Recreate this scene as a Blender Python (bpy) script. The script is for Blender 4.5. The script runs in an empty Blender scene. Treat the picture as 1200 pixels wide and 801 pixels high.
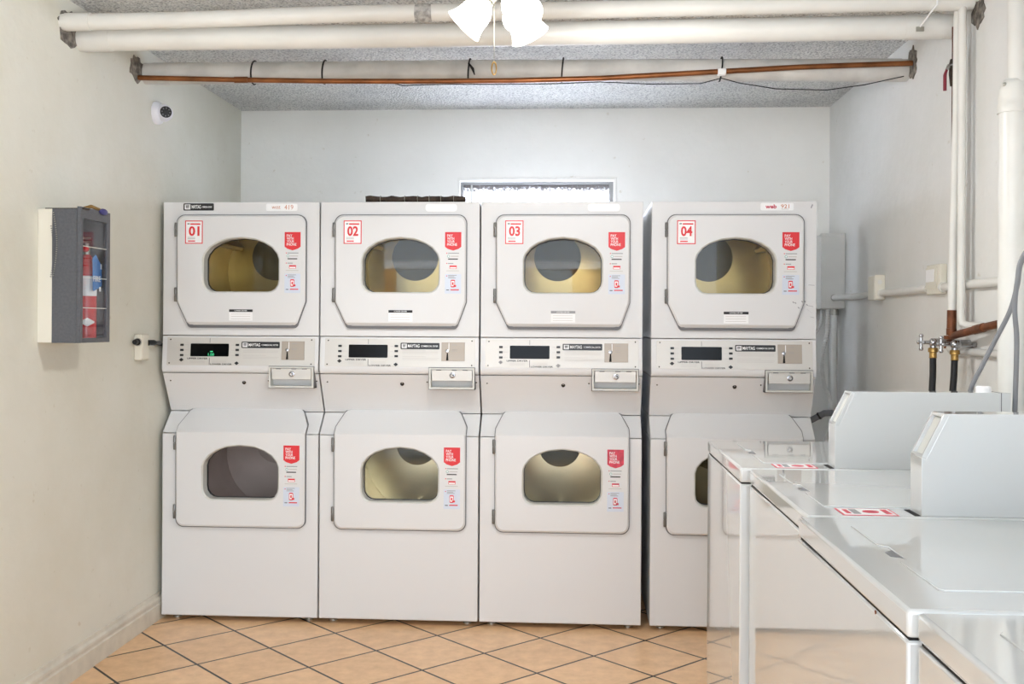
import bpy, bmesh, math, random
from mathutils import Vector, Matrix
random.seed(7)
SC = bpy.context.scene
COL = SC.collection
PI = math.pi

# ------------------------------------------------------------------ materials
def lin(c):
    return tuple(((x/255)/12.92 if x/255 <= .04045 else ((x/255+.055)/1.055)**2.4) for x in c) + (1.0,)

def nodes(name):
    m = bpy.data.materials.new(name); m.use_nodes = True
    nt = m.node_tree
    return m, nt, nt.nodes['Principled BSDF']

def mat(name, rgb, rough=.5, metal=0.0, coat=0.0, spec=.5, noise=0.0, nscale=8.0, bump=0.0, bscale=60.0, bdist=.002):
    m, nt, b = nodes(name)
    N, L = nt.nodes, nt.links
    b.inputs['Base Color'].default_value = lin(rgb)
    b.inputs['Roughness'].default_value = rough
    b.inputs['Metallic'].default_value = metal
    b.inputs['Coat Weight'].default_value = coat
    b.inputs['Coat Roughness'].default_value = .03
    b.inputs['Specular IOR Level'].default_value = spec
    tc = N.new('ShaderNodeTexCoord')
    if noise:
        n = N.new('ShaderNodeTexNoise'); n.inputs['Scale'].default_value = nscale; n.inputs['Detail'].default_value = 5
        r = N.new('ShaderNodeValToRGB')
        a = lin(rgb); d = tuple(x*(1-noise) for x in a[:3])+(1,)
        r.color_ramp.elements[0].position = .35; r.color_ramp.elements[0].color = d
        r.color_ramp.elements[1].position = .65; r.color_ramp.elements[1].color = a
        L.new(tc.outputs['Object'], n.inputs['Vector']); L.new(n.outputs['Fac'], r.inputs['Fac'])
        L.new(r.outputs['Color'], b.inputs['Base Color'])
    if bump:
        n = N.new('ShaderNodeTexNoise'); n.inputs['Scale'].default_value = bscale; n.inputs['Detail'].default_value = 4
        bp = N.new('ShaderNodeBump'); bp.inputs['Strength'].default_value = bump; bp.inputs['Distance'].default_value = bdist
        L.new(tc.outputs['Object'], n.inputs['Vector']); L.new(n.outputs['Fac'], bp.inputs['Height'])
        L.new(bp.outputs['Normal'], b.inputs['Normal'])
    return m

def emis(name, rgb, strength, base=None):
    m, nt, b = nodes(name)
    b.inputs['Base Color'].default_value = lin(base or rgb)
    b.inputs['Emission Color'].default_value = lin(rgb)
    b.inputs['Emission Strength'].default_value = strength
    return m

def plaster(name, rgb, stain, seed):
    """painted plaster: trowel bumps, faint mottling and grime patches"""
    m, nt, b = nodes(name); N, L = nt.nodes, nt.links
    tc = N.new('ShaderNodeTexCoord')
    mp = N.new('ShaderNodeMapping'); mp.inputs['Location'].default_value = (seed, seed*2, 0)
    L.new(tc.outputs['Object'], mp.inputs['Vector'])
    n1 = N.new('ShaderNodeTexNoise'); n1.inputs['Scale'].default_value = 1.7; n1.inputs['Detail'].default_value = 6; n1.inputs['Roughness'].default_value = .6
    r = N.new('ShaderNodeValToRGB')
    r.color_ramp.elements[0].position = .3; r.color_ramp.elements[0].color = lin(stain)
    r.color_ramp.elements[1].position = .6; r.color_ramp.elements[1].color = lin(rgb)
    L.new(mp.outputs['Vector'], n1.inputs['Vector']); L.new(n1.outputs['Fac'], r.inputs['Fac'])
    n3 = N.new('ShaderNodeTexNoise'); n3.inputs['Scale'].default_value = 26; n3.inputs['Detail'].default_value = 3
    r3 = N.new('ShaderNodeValToRGB'); r3.color_ramp.elements[0].position = .22; r3.color_ramp.elements[0].color = (.86, .83, .78, 1)
    r3.color_ramp.elements[1].position = .30; r3.color_ramp.elements[1].color = (1, 1, 1, 1)
    mx = N.new('ShaderNodeMix'); mx.data_type = 'RGBA'; mx.blend_type = 'MULTIPLY'; mx.inputs['Factor'].default_value = 1
    L.new(mp.outputs['Vector'], n3.inputs['Vector']); L.new(n3.outputs['Fac'], r3.inputs['Fac'])
    L.new(r.outputs['Color'], mx.inputs['A']); L.new(r3.outputs['Color'], mx.inputs['B'])
    L.new(mx.outputs['Result'], b.inputs['Base Color'])
    n2 = N.new('ShaderNodeTexNoise'); n2.inputs['Scale'].default_value = 22; n2.inputs['Detail'].default_value = 5
    bp = N.new('ShaderNodeBump'); bp.inputs['Strength'].default_value = .35; bp.inputs['Distance'].default_value = .006
    L.new(mp.outputs['Vector'], n2.inputs['Vector']); L.new(n2.outputs['Fac'], bp.inputs['Height']); L.new(bp.outputs['Normal'], b.inputs['Normal'])
    b.inputs['Roughness'].default_value = .55
    return m

def popcorn(name):
    m, nt, b = nodes(name); N, L = nt.nodes, nt.links
    tc = N.new('ShaderNodeTexCoord')
    v = N.new('ShaderNodeTexVoronoi'); v.inputs['Scale'].default_value = 95
    n = N.new('ShaderNodeTexNoise'); n.inputs['Scale'].default_value = 130; n.inputs['Detail'].default_value = 3
    n2 = N.new('ShaderNodeTexNoise'); n2.inputs['Scale'].default_value = 2.2
    for x in (v, n, n2): L.new(tc.outputs['Object'], x.inputs['Vector'])
    r = N.new('ShaderNodeValToRGB')
    r.color_ramp.elements[0].position = .36; r.color_ramp.elements[0].color = lin((168, 168, 168))
    r.color_ramp.elements[1].position = .52; r.color_ramp.elements[1].color = lin((228, 228, 224))
    L.new(n.outputs['Fac'], r.inputs['Fac'])
    r2 = N.new('ShaderNodeValToRGB')
    r2.color_ramp.elements[0].position = .3; r2.color_ramp.elements[0].color = (.84, .84, .86, 1)
    r2.color_ramp.elements[1].position = .6; r2.color_ramp.elements[1].color = (1, 1, 1, 1)
    L.new(n2.outputs['Fac'], r2.inputs['Fac'])
    mx = N.new('ShaderNodeMix'); mx.data_type = 'RGBA'; mx.blend_type = 'MULTIPLY'; mx.inputs['Factor'].default_value = 1
    L.new(r.outputs['Color'], mx.inputs['A']); L.new(r2.outputs['Color'], mx.inputs['B']); L.new(mx.outputs['Result'], b.inputs['Base Color'])
    bp = N.new('ShaderNodeBump'); bp.inputs['Strength'].default_value = .8; bp.inputs['Distance'].default_value = .008; bp.invert = True
    L.new(v.outputs['Distance'], bp.inputs['Height']); L.new(bp.outputs['Normal'], b.inputs['Normal'])
    b.inputs['Roughness'].default_value = .9
    return m

def tiles(name):
    """12 inch tan ceramic tiles laid on the diagonal with dark grout"""
    m, nt, b = nodes(name); N, L = nt.nodes, nt.links
    tc = N.new('ShaderNodeTexCoord')
    mp = N.new('ShaderNodeMapping')
    mp.vector_type = 'POINT'
    L.new(tc.outputs['Object'], mp.inputs['Vector'])
    S = .3005
    th = math.radians(45)
    mp.inputs['Rotation'].default_value = (0, 0, th)
    mp.inputs['Scale'].default_value = (1/S, 1/S, 1)
    # tile corner of the photographed grid must fall on whole numbers
    ax, ay = -.127, 3.775
    c, s = math.cos(th), math.sin(th)
    mp.inputs['Location'].default_value = (-(c*ax/S - s*ay/S), -(s*ax/S + c*ay/S), 0)
    br = N.new('ShaderNodeTexBrick')
    br.offset = 0; br.squash = 1
    br.inputs['Scale'].default_value = 1
    br.inputs['Brick Width'].default_value = 1; br.inputs['Row Height'].default_value = 1
    br.inputs['Mortar Size'].default_value = .0165; br.inputs['Mortar Smooth'].default_value = .1
    br.inputs['Color1'].default_value = lin((240, 200, 156)); br.inputs['Color2'].default_value = lin((230, 189, 144))
    br.inputs['Mortar'].default_value = lin((8, 7, 7))
    L.new(mp.outputs['Vector'], br.inputs['Vector'])
    n = N.new('ShaderNodeTexNoise'); n.inputs['Scale'].default_value = 16; n.inputs['Detail'].default_value = 7; n.inputs['Roughness'].default_value = .65
    L.new(tc.outputs['Object'], n.inputs['Vector'])
    r = N.new('ShaderNodeValToRGB'); r.color_ramp.elements[0].position = .3; r.color_ramp.elements[0].color = (.80, .76, .72, 1)
    r.color_ramp.elements[1].position = .65; r.color_ramp.elements[1].color = (1.0, 1.0, 1.0, 1)
    L.new(n.outputs['Fac'], r.inputs['Fac'])
    mx = N.new('ShaderNodeMix'); mx.data_type = 'RGBA'; mx.blend_type = 'MULTIPLY'; mx.inputs['Factor'].default_value = 1
    L.new(br.outputs['Color'], mx.inputs['A']); L.new(r.outputs['Color'], mx.inputs['B']); L.new(mx.outputs['Result'], b.inputs['Base Color'])
    bp = N.new('ShaderNodeBump'); bp.inputs['Strength'].default_value = .5; bp.inputs['Distance'].default_value = .002; bp.invert = True
    L.new(br.outputs['Fac'], bp.inputs['Height']); L.new(bp.outputs['Normal'], b.inputs['Normal'])
    b.inputs['Roughness'].default_value = .33
    return m

def glass(name, tint=(1, 1, 1), refl_rough=.02, ior=1.45):
    m = bpy.data.materials.new(name); m.use_nodes = True
    nt = m.node_tree; N, L = nt.nodes, nt.links; N.clear()
    o = N.new('ShaderNodeOutputMaterial'); t = N.new('ShaderNodeBsdfTransparent'); g = N.new('ShaderNodeBsdfGlossy')
    lw = N.new('ShaderNodeLayerWeight'); lw.inputs['Blend'].default_value = .5
    pw = N.new('ShaderNodeMath'); pw.operation = 'POWER'; pw.inputs[1].default_value = 5; L.new(lw.outputs['Facing'], pw.inputs[0])
    f = N.new('ShaderNodeMapRange'); f.inputs['To Min'].default_value = ((ior-1)/(ior+1))**2; f.inputs['To Max'].default_value = 1; L.new(pw.outputs[0], f.inputs['Value'])
    x = N.new('ShaderNodeMixShader')
    t.inputs['Color'].default_value = (*tint, 1); g.inputs['Roughness'].default_value = refl_rough
    L.new(f.outputs[0], x.inputs['Fac']); L.new(t.outputs[0], x.inputs[1]); L.new(g.outputs[0], x.inputs[2]); L.new(x.outputs[0], o.inputs[0])
    return m

def window_glass(name):
    """frosted pane with black mould growing along its upper edge"""
    m = bpy.data.materials.new(name); m.use_nodes = True
    nt = m.node_tree; N, L = nt.nodes, nt.links; N.clear()
    o = N.new('ShaderNodeOutputMaterial')
    tr = N.new('ShaderNodeBsdfTranslucent'); tr.inputs['Color'].default_value = (.95, .96, 1, 1)
    tp = N.new('ShaderNodeBsdfTransparent')
    df = N.new('ShaderNodeBsdfDiffuse'); df.inputs['Color'].default_value = lin((112, 106, 102))
    x1 = N.new('ShaderNodeMixShader'); x1.inputs['Fac'].default_value = .45
    L.new(tr.outputs[0], x1.inputs[1]); L.new(tp.outputs[0], x1.inputs[2])
    tc = N.new('ShaderNodeTexCoord'); sep = N.new('ShaderNodeSeparateXYZ'); L.new(tc.outputs['Object'], sep.inputs[0])
    n = N.new('ShaderNodeTexNoise'); n.inputs['Scale'].default_value = 90; n.inputs['Detail'].default_value = 6; n.inputs['Roughness'].default_value = .7; L.new(tc.outputs['Object'], n.inputs['Vector'])
    mr = N.new('ShaderNodeMapRange'); mr.inputs['From Min'].default_value = 1.93; mr.inputs['From Max'].default_value = 2.03
    mr.inputs['To Min'].default_value = -.38; mr.inputs['To Max'].default_value = .2
    L.new(sep.outputs['Z'], mr.inputs['Value'])
    ad = N.new('ShaderNodeMath'); ad.operation = 'ADD'; L.new(n.outputs['Fac'], ad.inputs[0]); L.new(mr.outputs[0], ad.inputs[1])
    gt = N.new('ShaderNodeMapRange'); gt.inputs['From Min'].default_value = .40; gt.inputs['From Max'].default_value = .56; gt.inputs['To Max'].default_value = .93; L.new(ad.outputs[0], gt.inputs['Value'])
    x2 = N.new('ShaderNodeMixShader'); L.new(gt.outputs[0], x2.inputs['Fac']); L.new(x1.outputs[0], x2.inputs[1]); L.new(df.outputs[0], x2.inputs[2])
    L.new(x2.outputs[0], o.inputs[0])
    return m

def perforated(name, rgb):
    m, nt, b = nodes(name); N, L = nt.nodes, nt.links
    tc = N.new('ShaderNodeTexCoord')
    mp = N.new('ShaderNodeMapping'); mp.inputs['Scale'].default_value = (95, 95, 95); L.new(tc.outputs['Object'], mp.inputs['Vector'])
    fr = N.new('ShaderNodeVectorMath'); fr.operation = 'FRACTION'; L.new(mp.outputs[0], fr.inputs[0])
    sb = N.new('ShaderNodeVectorMath'); sb.operation = 'SUBTRACT'; sb.inputs[1].default_value = (.5, .5, .5); L.new(fr.outputs[0], sb.inputs[0])
    ml = N.new('ShaderNodeVectorMath'); ml.operation = 'MULTIPLY'; ml.inputs[1].default_value = (1, 0, 1); L.new(sb.outputs[0], ml.inputs[0])
    ln = N.new('ShaderNodeVectorMath'); ln.operation = 'LENGTH'; L.new(ml.outputs[0], ln.inputs[0])
    gt = N.new('ShaderNodeMath'); gt.operation = 'GREATER_THAN'; gt.inputs[1].default_value = .27; L.new(ln.outputs['Value'], gt.inputs[0])
    mx = N.new('ShaderNodeMix'); mx.data_type = 'RGBA'
    mx.inputs['A'].default_value = lin((46, 40, 26)); mx.inputs['B'].default_value = lin(rgb)
    L.new(gt.outputs[0], mx.inputs['Factor']); L.new(mx.outputs['Result'], b.inputs['Base Color'])
    b.inputs['Metallic'].default_value = .0; b.inputs['Roughness'].default_value = .6; b.inputs['Specular IOR Level'].default_value = .15
    return m

def brushed(name, rgb, rough=.3):
    m, nt, b = nodes(name); N, L = nt.nodes, nt.links
    tc = N.new('ShaderNodeTexCoord'); mp = N.new('ShaderNodeMapping'); mp.inputs['Scale'].default_value = (3, 300, 300)
    n = N.new('ShaderNodeTexNoise'); n.inputs['Scale'].default_value = 1; n.inputs['Detail'].default_value = 3
    L.new(tc.outputs['Object'], mp.inputs[0]); L.new(mp.outputs[0], n.inputs['Vector'])
    mr = N.new('ShaderNodeMapRange'); mr.inputs['To Min'].default_value = rough-.08; mr.inputs['To Max'].default_value = rough+.12
    L.new(n.outputs['Fac'], mr.inputs['Value']); L.new(mr.outputs[0], b.inputs['Roughness'])
    b.inputs['Base Color'].default_value = lin(rgb); b.inputs['Metallic'].default_value = .3
    return m

M = dict(
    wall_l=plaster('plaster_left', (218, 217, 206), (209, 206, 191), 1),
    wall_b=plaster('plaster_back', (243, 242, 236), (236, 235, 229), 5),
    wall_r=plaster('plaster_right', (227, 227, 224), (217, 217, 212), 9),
    ceil=popcorn('popcorn_ceiling'), floor=tiles('tan_tiles'),
    base=mat('grimy_baseboard', (214, 208, 194), .5, noise=.14, nscale=14),
    enamel=mat('white_enamel', (216, 216, 216), .42, coat=.08),
    enamel_w=mat('washer_enamel', (205, 207, 206), .07, coat=.8),
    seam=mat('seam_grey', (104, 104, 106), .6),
    black=mat('black_plastic', (18, 18, 20), .35),
    rubber=mat('black_rubber', (22, 22, 24), .6),
    steel=brushed('brushed_steel', (204, 201, 195), .42),
    steel_d=brushed('coin_plate_steel', (168, 158, 146), .42),
    chrome=mat('chrome', (178, 178, 180), .22, 1.0),
    dull=mat('dull_nickel', (172, 170, 160), .35, .9),
    hole=mat('dark_recess', (20, 19, 18), .9),
    olive=mat('drum_galvanised', (198, 172, 106), .28, .5, noise=.25, nscale=5),
    olive_p=perforated('drum_perforated', (112, 98, 58)),
    greyd=mat('drum_worn_grey', (206, 190, 188), .4, .3, noise=.25, nscale=4),
    silver=mat('drum_silver', (230, 216, 180), .24, .6, noise=.25, nscale=4),
    ring=mat('window_ring', (206, 206, 200), .35),
    dglass=glass('dryer_glass', (.98, .98, .96), ior=1.3),
    cglass=glass('cabinet_glass', (.95, .96, .97), ior=1.22),
    wglass=window_glass('mouldy_frosted_glass'),
    red=mat('sticker_red', (216, 38, 46), .45), red_f=mat('sticker_red_faded', (220, 70, 92), .5, noise=.35, nscale=60),
    white=mat('sticker_white', (240, 240, 240), .45), pale=mat('sticker_pale_blue', (205, 213, 226), .45),
    grey=mat('print_grey', (150, 150, 152), .6), dark=mat('print_black', (30, 30, 32), .55), teal=mat('print_teal', (96, 160, 150), .6),
    faint=mat('print_faint', (190, 186, 182), .6), orange=mat('print_orange', (196, 128, 96), .6),
    pipe=mat('painted_pipe', (226, 225, 219), .38, noise=.07, nscale=6, bump=.15, bscale=18, bdist=.004),
    pipe_d=mat('dusty_pipe', (216, 215, 210), .5, noise=.2, nscale=9, bump=.2, bscale=18, bdist=.004),
    copper=mat('copper', (160, 102, 62), .36, .75, noise=.45, nscale=10), rust=mat('rusty_copper', (132, 78, 46), .5, .4, noise=.5, nscale=26),
    iron=mat('dark_corroded_iron', (74, 62, 52), .8, .2, noise=.6, nscale=40),
    brass=mat('brass', (176, 142, 84), .35, .9), mould=mat('crumbled_hole', (146, 139, 130), .95, noise=.7, nscale=45, bump=.8, bscale=60, bdist=.01),
    boxgrey=mat('cabinet_grey', (92, 94, 99), .5, noise=.2, nscale=120), boxwhite=mat('mounting_board', (226, 222, 208), .55),
    blue=mat('blue_tag', (52, 120, 190), .5), navy=mat('navy_plastic', (62, 62, 122), .4), extred=mat('extinguisher_red', (200, 30, 36), .3, coat=.4),
    cream=mat('cream_plastic', (222, 218, 204), .45), panelgrey=mat('panel_enamel', (226, 225, 219), .45, noise=.06, nscale=9),
    cord=mat('grey_cord', (120, 121, 124), .5), redgrip=mat('red_grip', (128, 36, 50), .45),
    foil=mat('foil_duct', (170, 176, 188), .25, .9, bump=.8, bscale=40, bdist=.01),
    rust_d=mat('dark_rust', (104, 66, 50), .6, .2, noise=.5, nscale=26),
    terracotta=mat('terracotta_stucco', (186, 124, 84), .8, noise=.15, nscale=3), white_trim=mat('white_trim', (225, 225, 222), .6),
    winframe=mat('aged_aluminium_frame', (138, 138, 138), .5, .3),
    hinge=mat('hinge_metal', (120, 119, 116), .35, .7),
    lagging=mat('dusty_lagging', (196, 194, 190), .9, noise=.5, nscale=60, bump=.8, bscale=70, bdist=.008),
    concrete=mat('concrete', (168, 168, 166), .8, noise=.15, nscale=5),
    green=emis('green_digits', (60, 190, 130), .35), disp=mat('display_window', (8, 9, 11), .15, spec=.12),
    shade=emis('lit_frosted_shade', (255, 253, 248), 2.6), bulb=emis('lit_bulb', (255, 246, 230), 6.0),
    camwhite=mat('camera_white', (226, 227, 234), .35), lens=mat('camera_lens', (8, 8, 11), .4, spec=.3),
)

# ------------------------------------------------------------------ mesh collector
_tc = {}
def text_mesh(s, bold=0.0):
    k = (s, bold)
    if k in _tc: return _tc[k]
    cu = bpy.data.curves.new('t', 'FONT'); cu.body = s; cu.size = 1; cu.extrude = .01; cu.offset = bold; cu.resolution_u = 3
    o = bpy.data.objects.new('t', cu); COL.objects.link(o)
    dg = bpy.context.evaluated_depsgraph_get(); dg.update()
    me = bpy.data.meshes.new_from_object(o.evaluated_get(dg))
    v = [tuple(x.co) for x in me.vertices]; f = [tuple(p.vertices) for p in me.polygons]
    bpy.data.objects.remove(o); bpy.data.curves.remove(cu); bpy.data.meshes.remove(me)
    x0 = min(a[0] for a in v); x1 = max(a[0] for a in v); y0 = min(a[1] for a in v); y1 = max(a[1] for a in v)
    v = [((a[0]-x0)/(x1-x0), (a[1]-y0)/(y1-y0), a[2]/.02+.5) for a in v]
    _tc[k] = (v, f); return _tc[k]

class MB:
    def __init__(s): s.v = []; s.f = []; s.mi = []; s.mats = []
    def mid(s, m):
        if m not in s.mats: s.mats.append(m)
        return s.mats.index(m)
    def add(s, vs, fs, m):
        b = len(s.v); k = s.mid(m); s.v += [tuple(v) for v in vs]
        for f in fs: s.f.append(tuple(b+i for i in f)); s.mi.append(k)
        return s
    def box(s, x0, x1, y0, y1, z0, z1, m):
        v = [(x, y, z) for x in (x0, x1) for y in (y0, y1) for z in (z0, z1)]
        return s.add(v, [(0, 1, 3, 2), (4, 6, 7, 5), (0, 4, 5, 1), (2, 3, 7, 6), (0, 2, 6, 4), (1, 5, 7, 3)], m)
    def prism(s, pts, plane, a0, a1, m):
        n = len(pts)
        fn = {'xz': lambda p, a: (p[0], a, p[1]), 'yz': lambda p, a: (a, p[0], p[1]), 'xy': lambda p, a: (p[0], p[1], a)}[plane]
        v = [fn(p, a0) for p in pts] + [fn(p, a1) for p in pts]
        f = [tuple(range(n)), tuple(range(2*n-1, n-1, -1))] + [(i, (i+1) % n, n+(i+1) % n, n+i) for i in range(n)]
        return s.add(v, f, m)
    def loops(s, L, m, close0=True, close1=True, ring=False):
        """bridge a list of equally long vertex loops"""
        n = len(L[0]); v = [p for l in L for p in l]; f = []
        for k in range(len(L)-1 + (1 if ring else 0)):
            a = k*n; b = ((k+1) % len(L))*n
            f += [(a+i, a+(i+1) % n, b+(i+1) % n, b+i) for i in range(n)]
        if not ring:
            if close0: f.append(tuple(range(n)))
            if close1: f.append(tuple(range((len(L)-1)*n, len(L)*n)))
        return s.add(v, f, m)
    def tube(s, path, r, m, seg=12, caps=True):
        P = [Vector(p) for p in path]; R = r if isinstance(r, (list, tuple)) else [r]*len(P)
        L = []; prev = None
        for i, p in enumerate(P):
            t = ((P[i+1]-p).normalized() if i < len(P)-1 else Vector()) + ((p-P[i-1]).normalized() if i else Vector())
            t = t.normalized()
            if prev is None:
                u = t.orthogonal().normalized()
            else:
                u = (prev - t*prev.dot(t)).normalized()
            prev = u; w = t.cross(u)
            sc = 1.0
            if 0 < i < len(P)-1:
                c = (P[i+1]-p).normalized().dot((p-P[i-1]).normalized()); sc = min(1.5, 1/max(.5, math.sqrt((1+c)/2)))
            L.append([tuple(p + (u*math.cos(2*PI*k/seg) + w*math.sin(2*PI*k/seg))*R[i]*(sc if sc < 1.05 else 1)) for k in range(seg)])
        return s.loops(L, m, caps, caps)
    def lathe(s, prof, origin, axis, m, seg=24):
        """prof: (radius, height along axis) pairs"""
        a = Vector(axis).normalized(); u = a.orthogonal().normalized(); w = a.cross(u); o = Vector(origin)
        L = [[tuple(o + a*h + (u*math.cos(2*PI*k/seg) + w*math.sin(2*PI*k/seg))*max(r, 1e-5)) for k in range(seg)] for r, h in prof]
        return s.loops(L, m)
    def ball(s, c, r, m, seg=16, sx=1, sy=1, sz=1):
        L = []
        for i in range(1, seg//2):
            t = PI*i/(seg//2)
            L.append([(c[0]+r*sx*math.sin(t)*math.cos(2*PI*k/seg), c[1]+r*sy*math.sin(t)*math.sin(2*PI*k/seg), c[2]+r*sz*math.cos(t)) for k in range(seg)])
        return s.loops(L, m)
    def text(s, t, x0, x1, z0, z1, y, m, bold=0.0, th=.0006, frame=None):
        """raised lettering facing -Y unless frame=(origin, right, up, normal) is given"""
        v, f = text_mesh(t, bold)
        if frame is None:
            vs = [(x0+(x1-x0)*a, y - th*c, z0+(z1-z0)*b) for a, b, c in v]
        else:
            o, R, U, Nn = [Vector(q) for q in frame]
            vs = [tuple(o + R*(x0+(x1-x0)*a) + U*(z0+(z1-z0)*b) + Nn*th*c) for a, b, c in v]
        return s.add(vs, f, m)
    def warp(s, fn): s.v = [fn(*p) for p in s.v]; return s
    def build(s, name, parent=None, bevel=0, seg=2, smooth=35, weld=False, cut=None, after=None):
        bm = bmesh.new(); vs = [bm.verts.new(p) for p in s.v]
        for f, k in zip(s.f, s.mi):
            try: fc = bm.faces.new([vs[i] for i in f]); fc.material_index = k
            except ValueError: pass
        if weld: bmesh.ops.remove_doubles(bm, verts=bm.verts, dist=1e-5)
        for co, no in (cut or []):
            bmesh.ops.bisect_plane(bm, geom=bm.verts[:]+bm.edges[:]+bm.faces[:], plane_co=co, plane_no=no)
        if after:
            for v in bm.verts: v.co = after(*v.co)
        bmesh.ops.recalc_face_normals(bm, faces=bm.faces)
        me = bpy.data.meshes.new(name); bm.to_mesh(me); bm.free()
        for m in s.mats: me.materials.append(m)
        if smooth: me.shade_smooth(); me.set_sharp_from_angle(angle=math.radians(smooth))
        o = bpy.data.objects.new(name, me); COL.objects.link(o)
        if parent: o.parent = parent
        if bevel:
            b = o.modifiers.new('bevel', 'BEVEL'); b.width = bevel; b.segments = seg; b.limit_method = 'ANGLE'; b.angle_limit = math.radians(38)
        return o

def thing(name, label, cat, loc=(0, 0, 0), group=None):
    o = bpy.data.objects.new(name, None); COL.objects.link(o); o.location = loc; o.empty_display_size = .1
    o['label'] = label; o['category'] = cat
    if group: o['group'] = group
    return o
def tag(o, label, cat, group=None):
    o['label'] = label; o['category'] = cat
    if group: o['group'] = group
    return o
def struct(o): o['kind'] = 'structure'; return o

def rounded(pts, rad, n=6):
    """round the corners of a polygon; rad is one radius or a list"""
    out = []; N = len(pts)
    for i in range(N):
        p = Vector(pts[i]); a = Vector(pts[i-1]); b = Vector(pts[(i+1) % N]); r = rad[i] if isinstance(rad, (list, tuple)) else rad
        if r <= 0: out.append(tuple(p)); continue
        da = (a-p).normalized(); db = (b-p).normalized(); ang = da.angle(db); d = min(r/math.tan(ang/2), (a-p).length*.48, (b-p).length*.48)
        rr = d*math.tan(ang/2); c = p + (da+db).normalized()*(rr/math.sin(ang/2))
        p0 = p+da*d-c; p1 = p+db*d-c
        a0 = math.atan2(p0.y, p0.x); a1 = math.atan2(p1.y, p1.x); dd = (a1-a0+PI) % (2*PI)-PI
        out += [(c.x+rr*math.cos(a0+dd*k/n), c.y+rr*math.sin(a0+dd*k/n)) for k in range(n+1)]
    return out
def cast(poly, c, th):
    d = (math.cos(th), math.sin(th)); best = None
    for i in range(len(poly)):
        ax, ay = poly[i][0]-c[0], poly[i][1]-c[1]; bx, by = poly[(i+1) % len(poly)][0]-c[0], poly[(i+1) % len(poly)][1]-c[1]
        ex, ey = bx-ax, by-ay; den = d[0]*ey-d[1]*ex
        if abs(den) < 1e-12: continue
        t = (ax*ey-ay*ex)/den; u = (ax*d[1]-ay*d[0])/den
        if t > 0 and -1e-6 <= u <= 1+1e-6 and (best is None or t > best): best = t
    return (c[0]+d[0]*best, c[1]+d[1]*best)
def match(polys, c):
    A = sorted(math.atan2(p[1]-c[1], p[0]-c[0]) for q in polys for p in q); B = []
    for a in A:
        if not B or a-B[-1] > 2e-3: B.append(a)
    return [[cast(q, c, a) for a in B] for q in polys]
def inset(poly, d):
    c = (sum(p[0] for p in poly)/len(poly), sum(p[1] for p in poly)/len(poly)); w = max(p[0] for p in poly)-min(p[0] for p in poly); h = max(p[1] for p in poly)-min(p[1] for p in poly)
    return [(c[0]+(p[0]-c[0])*(1-2*d/w), c[1]+(p[1]-c[1])*(1-2*d/h)) for p in poly]

# ------------------------------------------------------------------ the room (metres; camera stands at x=0, y=0, z=1.28, looks along +y)
LW, RW, BW, CZ, FY = -1.79, 1.325, 5.43, 2.42, -.9
b = MB(); b.box(LW-.15, RW+.15, FY, BW+.15, -.1, 0, M['floor']); struct(b.build('floor'))
b = MB(); b.box(-7, 7, -9, FY, -.1, -.002, M['concrete']); struct(b.build('ground'))
b = MB(); b.box(-3.1, -2.35, -4.8, -4.6, -.01, 2.0, M['terracotta']); b.box(-.02, .55, -4.8, -4.6, -.01, 2.0, M['terracotta']); b.box(-3.2, .65, -4.85, -4.55, 2.0, 2.1, M['white_trim']); struct(b.build('wall_added_for_reflection'))  # unseen piers, added so the dryer glass reflects orange
b = MB(); b.box(LW-.15, RW+.15, FY, BW+.15, CZ, CZ+.12, M['ceil']); struct(b.build('ceiling'))
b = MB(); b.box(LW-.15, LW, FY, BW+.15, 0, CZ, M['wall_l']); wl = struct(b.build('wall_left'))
b = MB(); b.box(RW, RW+.15, FY, BW+.15, 0, CZ, M['wall_r']); wr = struct(b.build('wall_right'))
WX0, WX1, WZ0, WZ1 = -.605, .207, 1.46, 2.038
b = MB()
outer = [(LW, 0), (RW, 0), (RW, CZ), (LW, CZ)]; hole = [(WX0, WZ0), (WX1, WZ0), (WX1, WZ1), (WX0, WZ1)]
oo, hh = match([outer, hole], ((WX0+WX1)/2, (WZ0+WZ1)/2))
b.loops([[(x, BW, z) for x, z in oo], [(x, BW, z) for x, z in hh], [(x, BW+.15, z) for x, z in hh], [(x, BW+.15, z) for x, z in oo]], M['wall_b'], ring=True)
wb = struct(b.build('wall_back', smooth=0))
win = bpy.data.objects.new('window_1', None); COL.objects.link(win); struct(win)
b = MB()
for x0, x1, z0, z1 in ((WX0, WX0+.014, WZ0, WZ1), (WX1-.022, WX1, WZ0, WZ1), (WX0+.014, WX1-.022, WZ1-.012, WZ1), (WX0+.014, WX1-.022, WZ0, WZ0+.03)):
    b.box(x0, x1, BW+.03, BW+.075, z0, z1, M['winframe'])
struct(b.build('window_frame', win, bevel=.002))
b = MB(); b.box(WX0+.052, WX0+.062, BW+.05, BW+.07, WZ0+.03, WZ1-.012, M['ring']); struct(b.build('mullion', win, bevel=.002))
b = MB(); b.box(WX0+.01, WX1-.018, BW+.055, BW+.058, WZ0+.02, WZ1-.008, M['wglass']); struct(b.build('pane', win))
b = MB()
for x0, x1, z0, z1 in ((WX0-.012, WX1+.015, WZ1+.003, WZ1+.018), (WX0-.012, WX0+.001, WZ0, WZ1+.003), (WX1-.001, WX1+.015, WZ0, WZ1+.003)):
    b.box(x0, x1, BW-.006, BW+.02, z0, z1, M['wall_b'])
struct(b.build('casing', win, bevel=.002))
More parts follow.
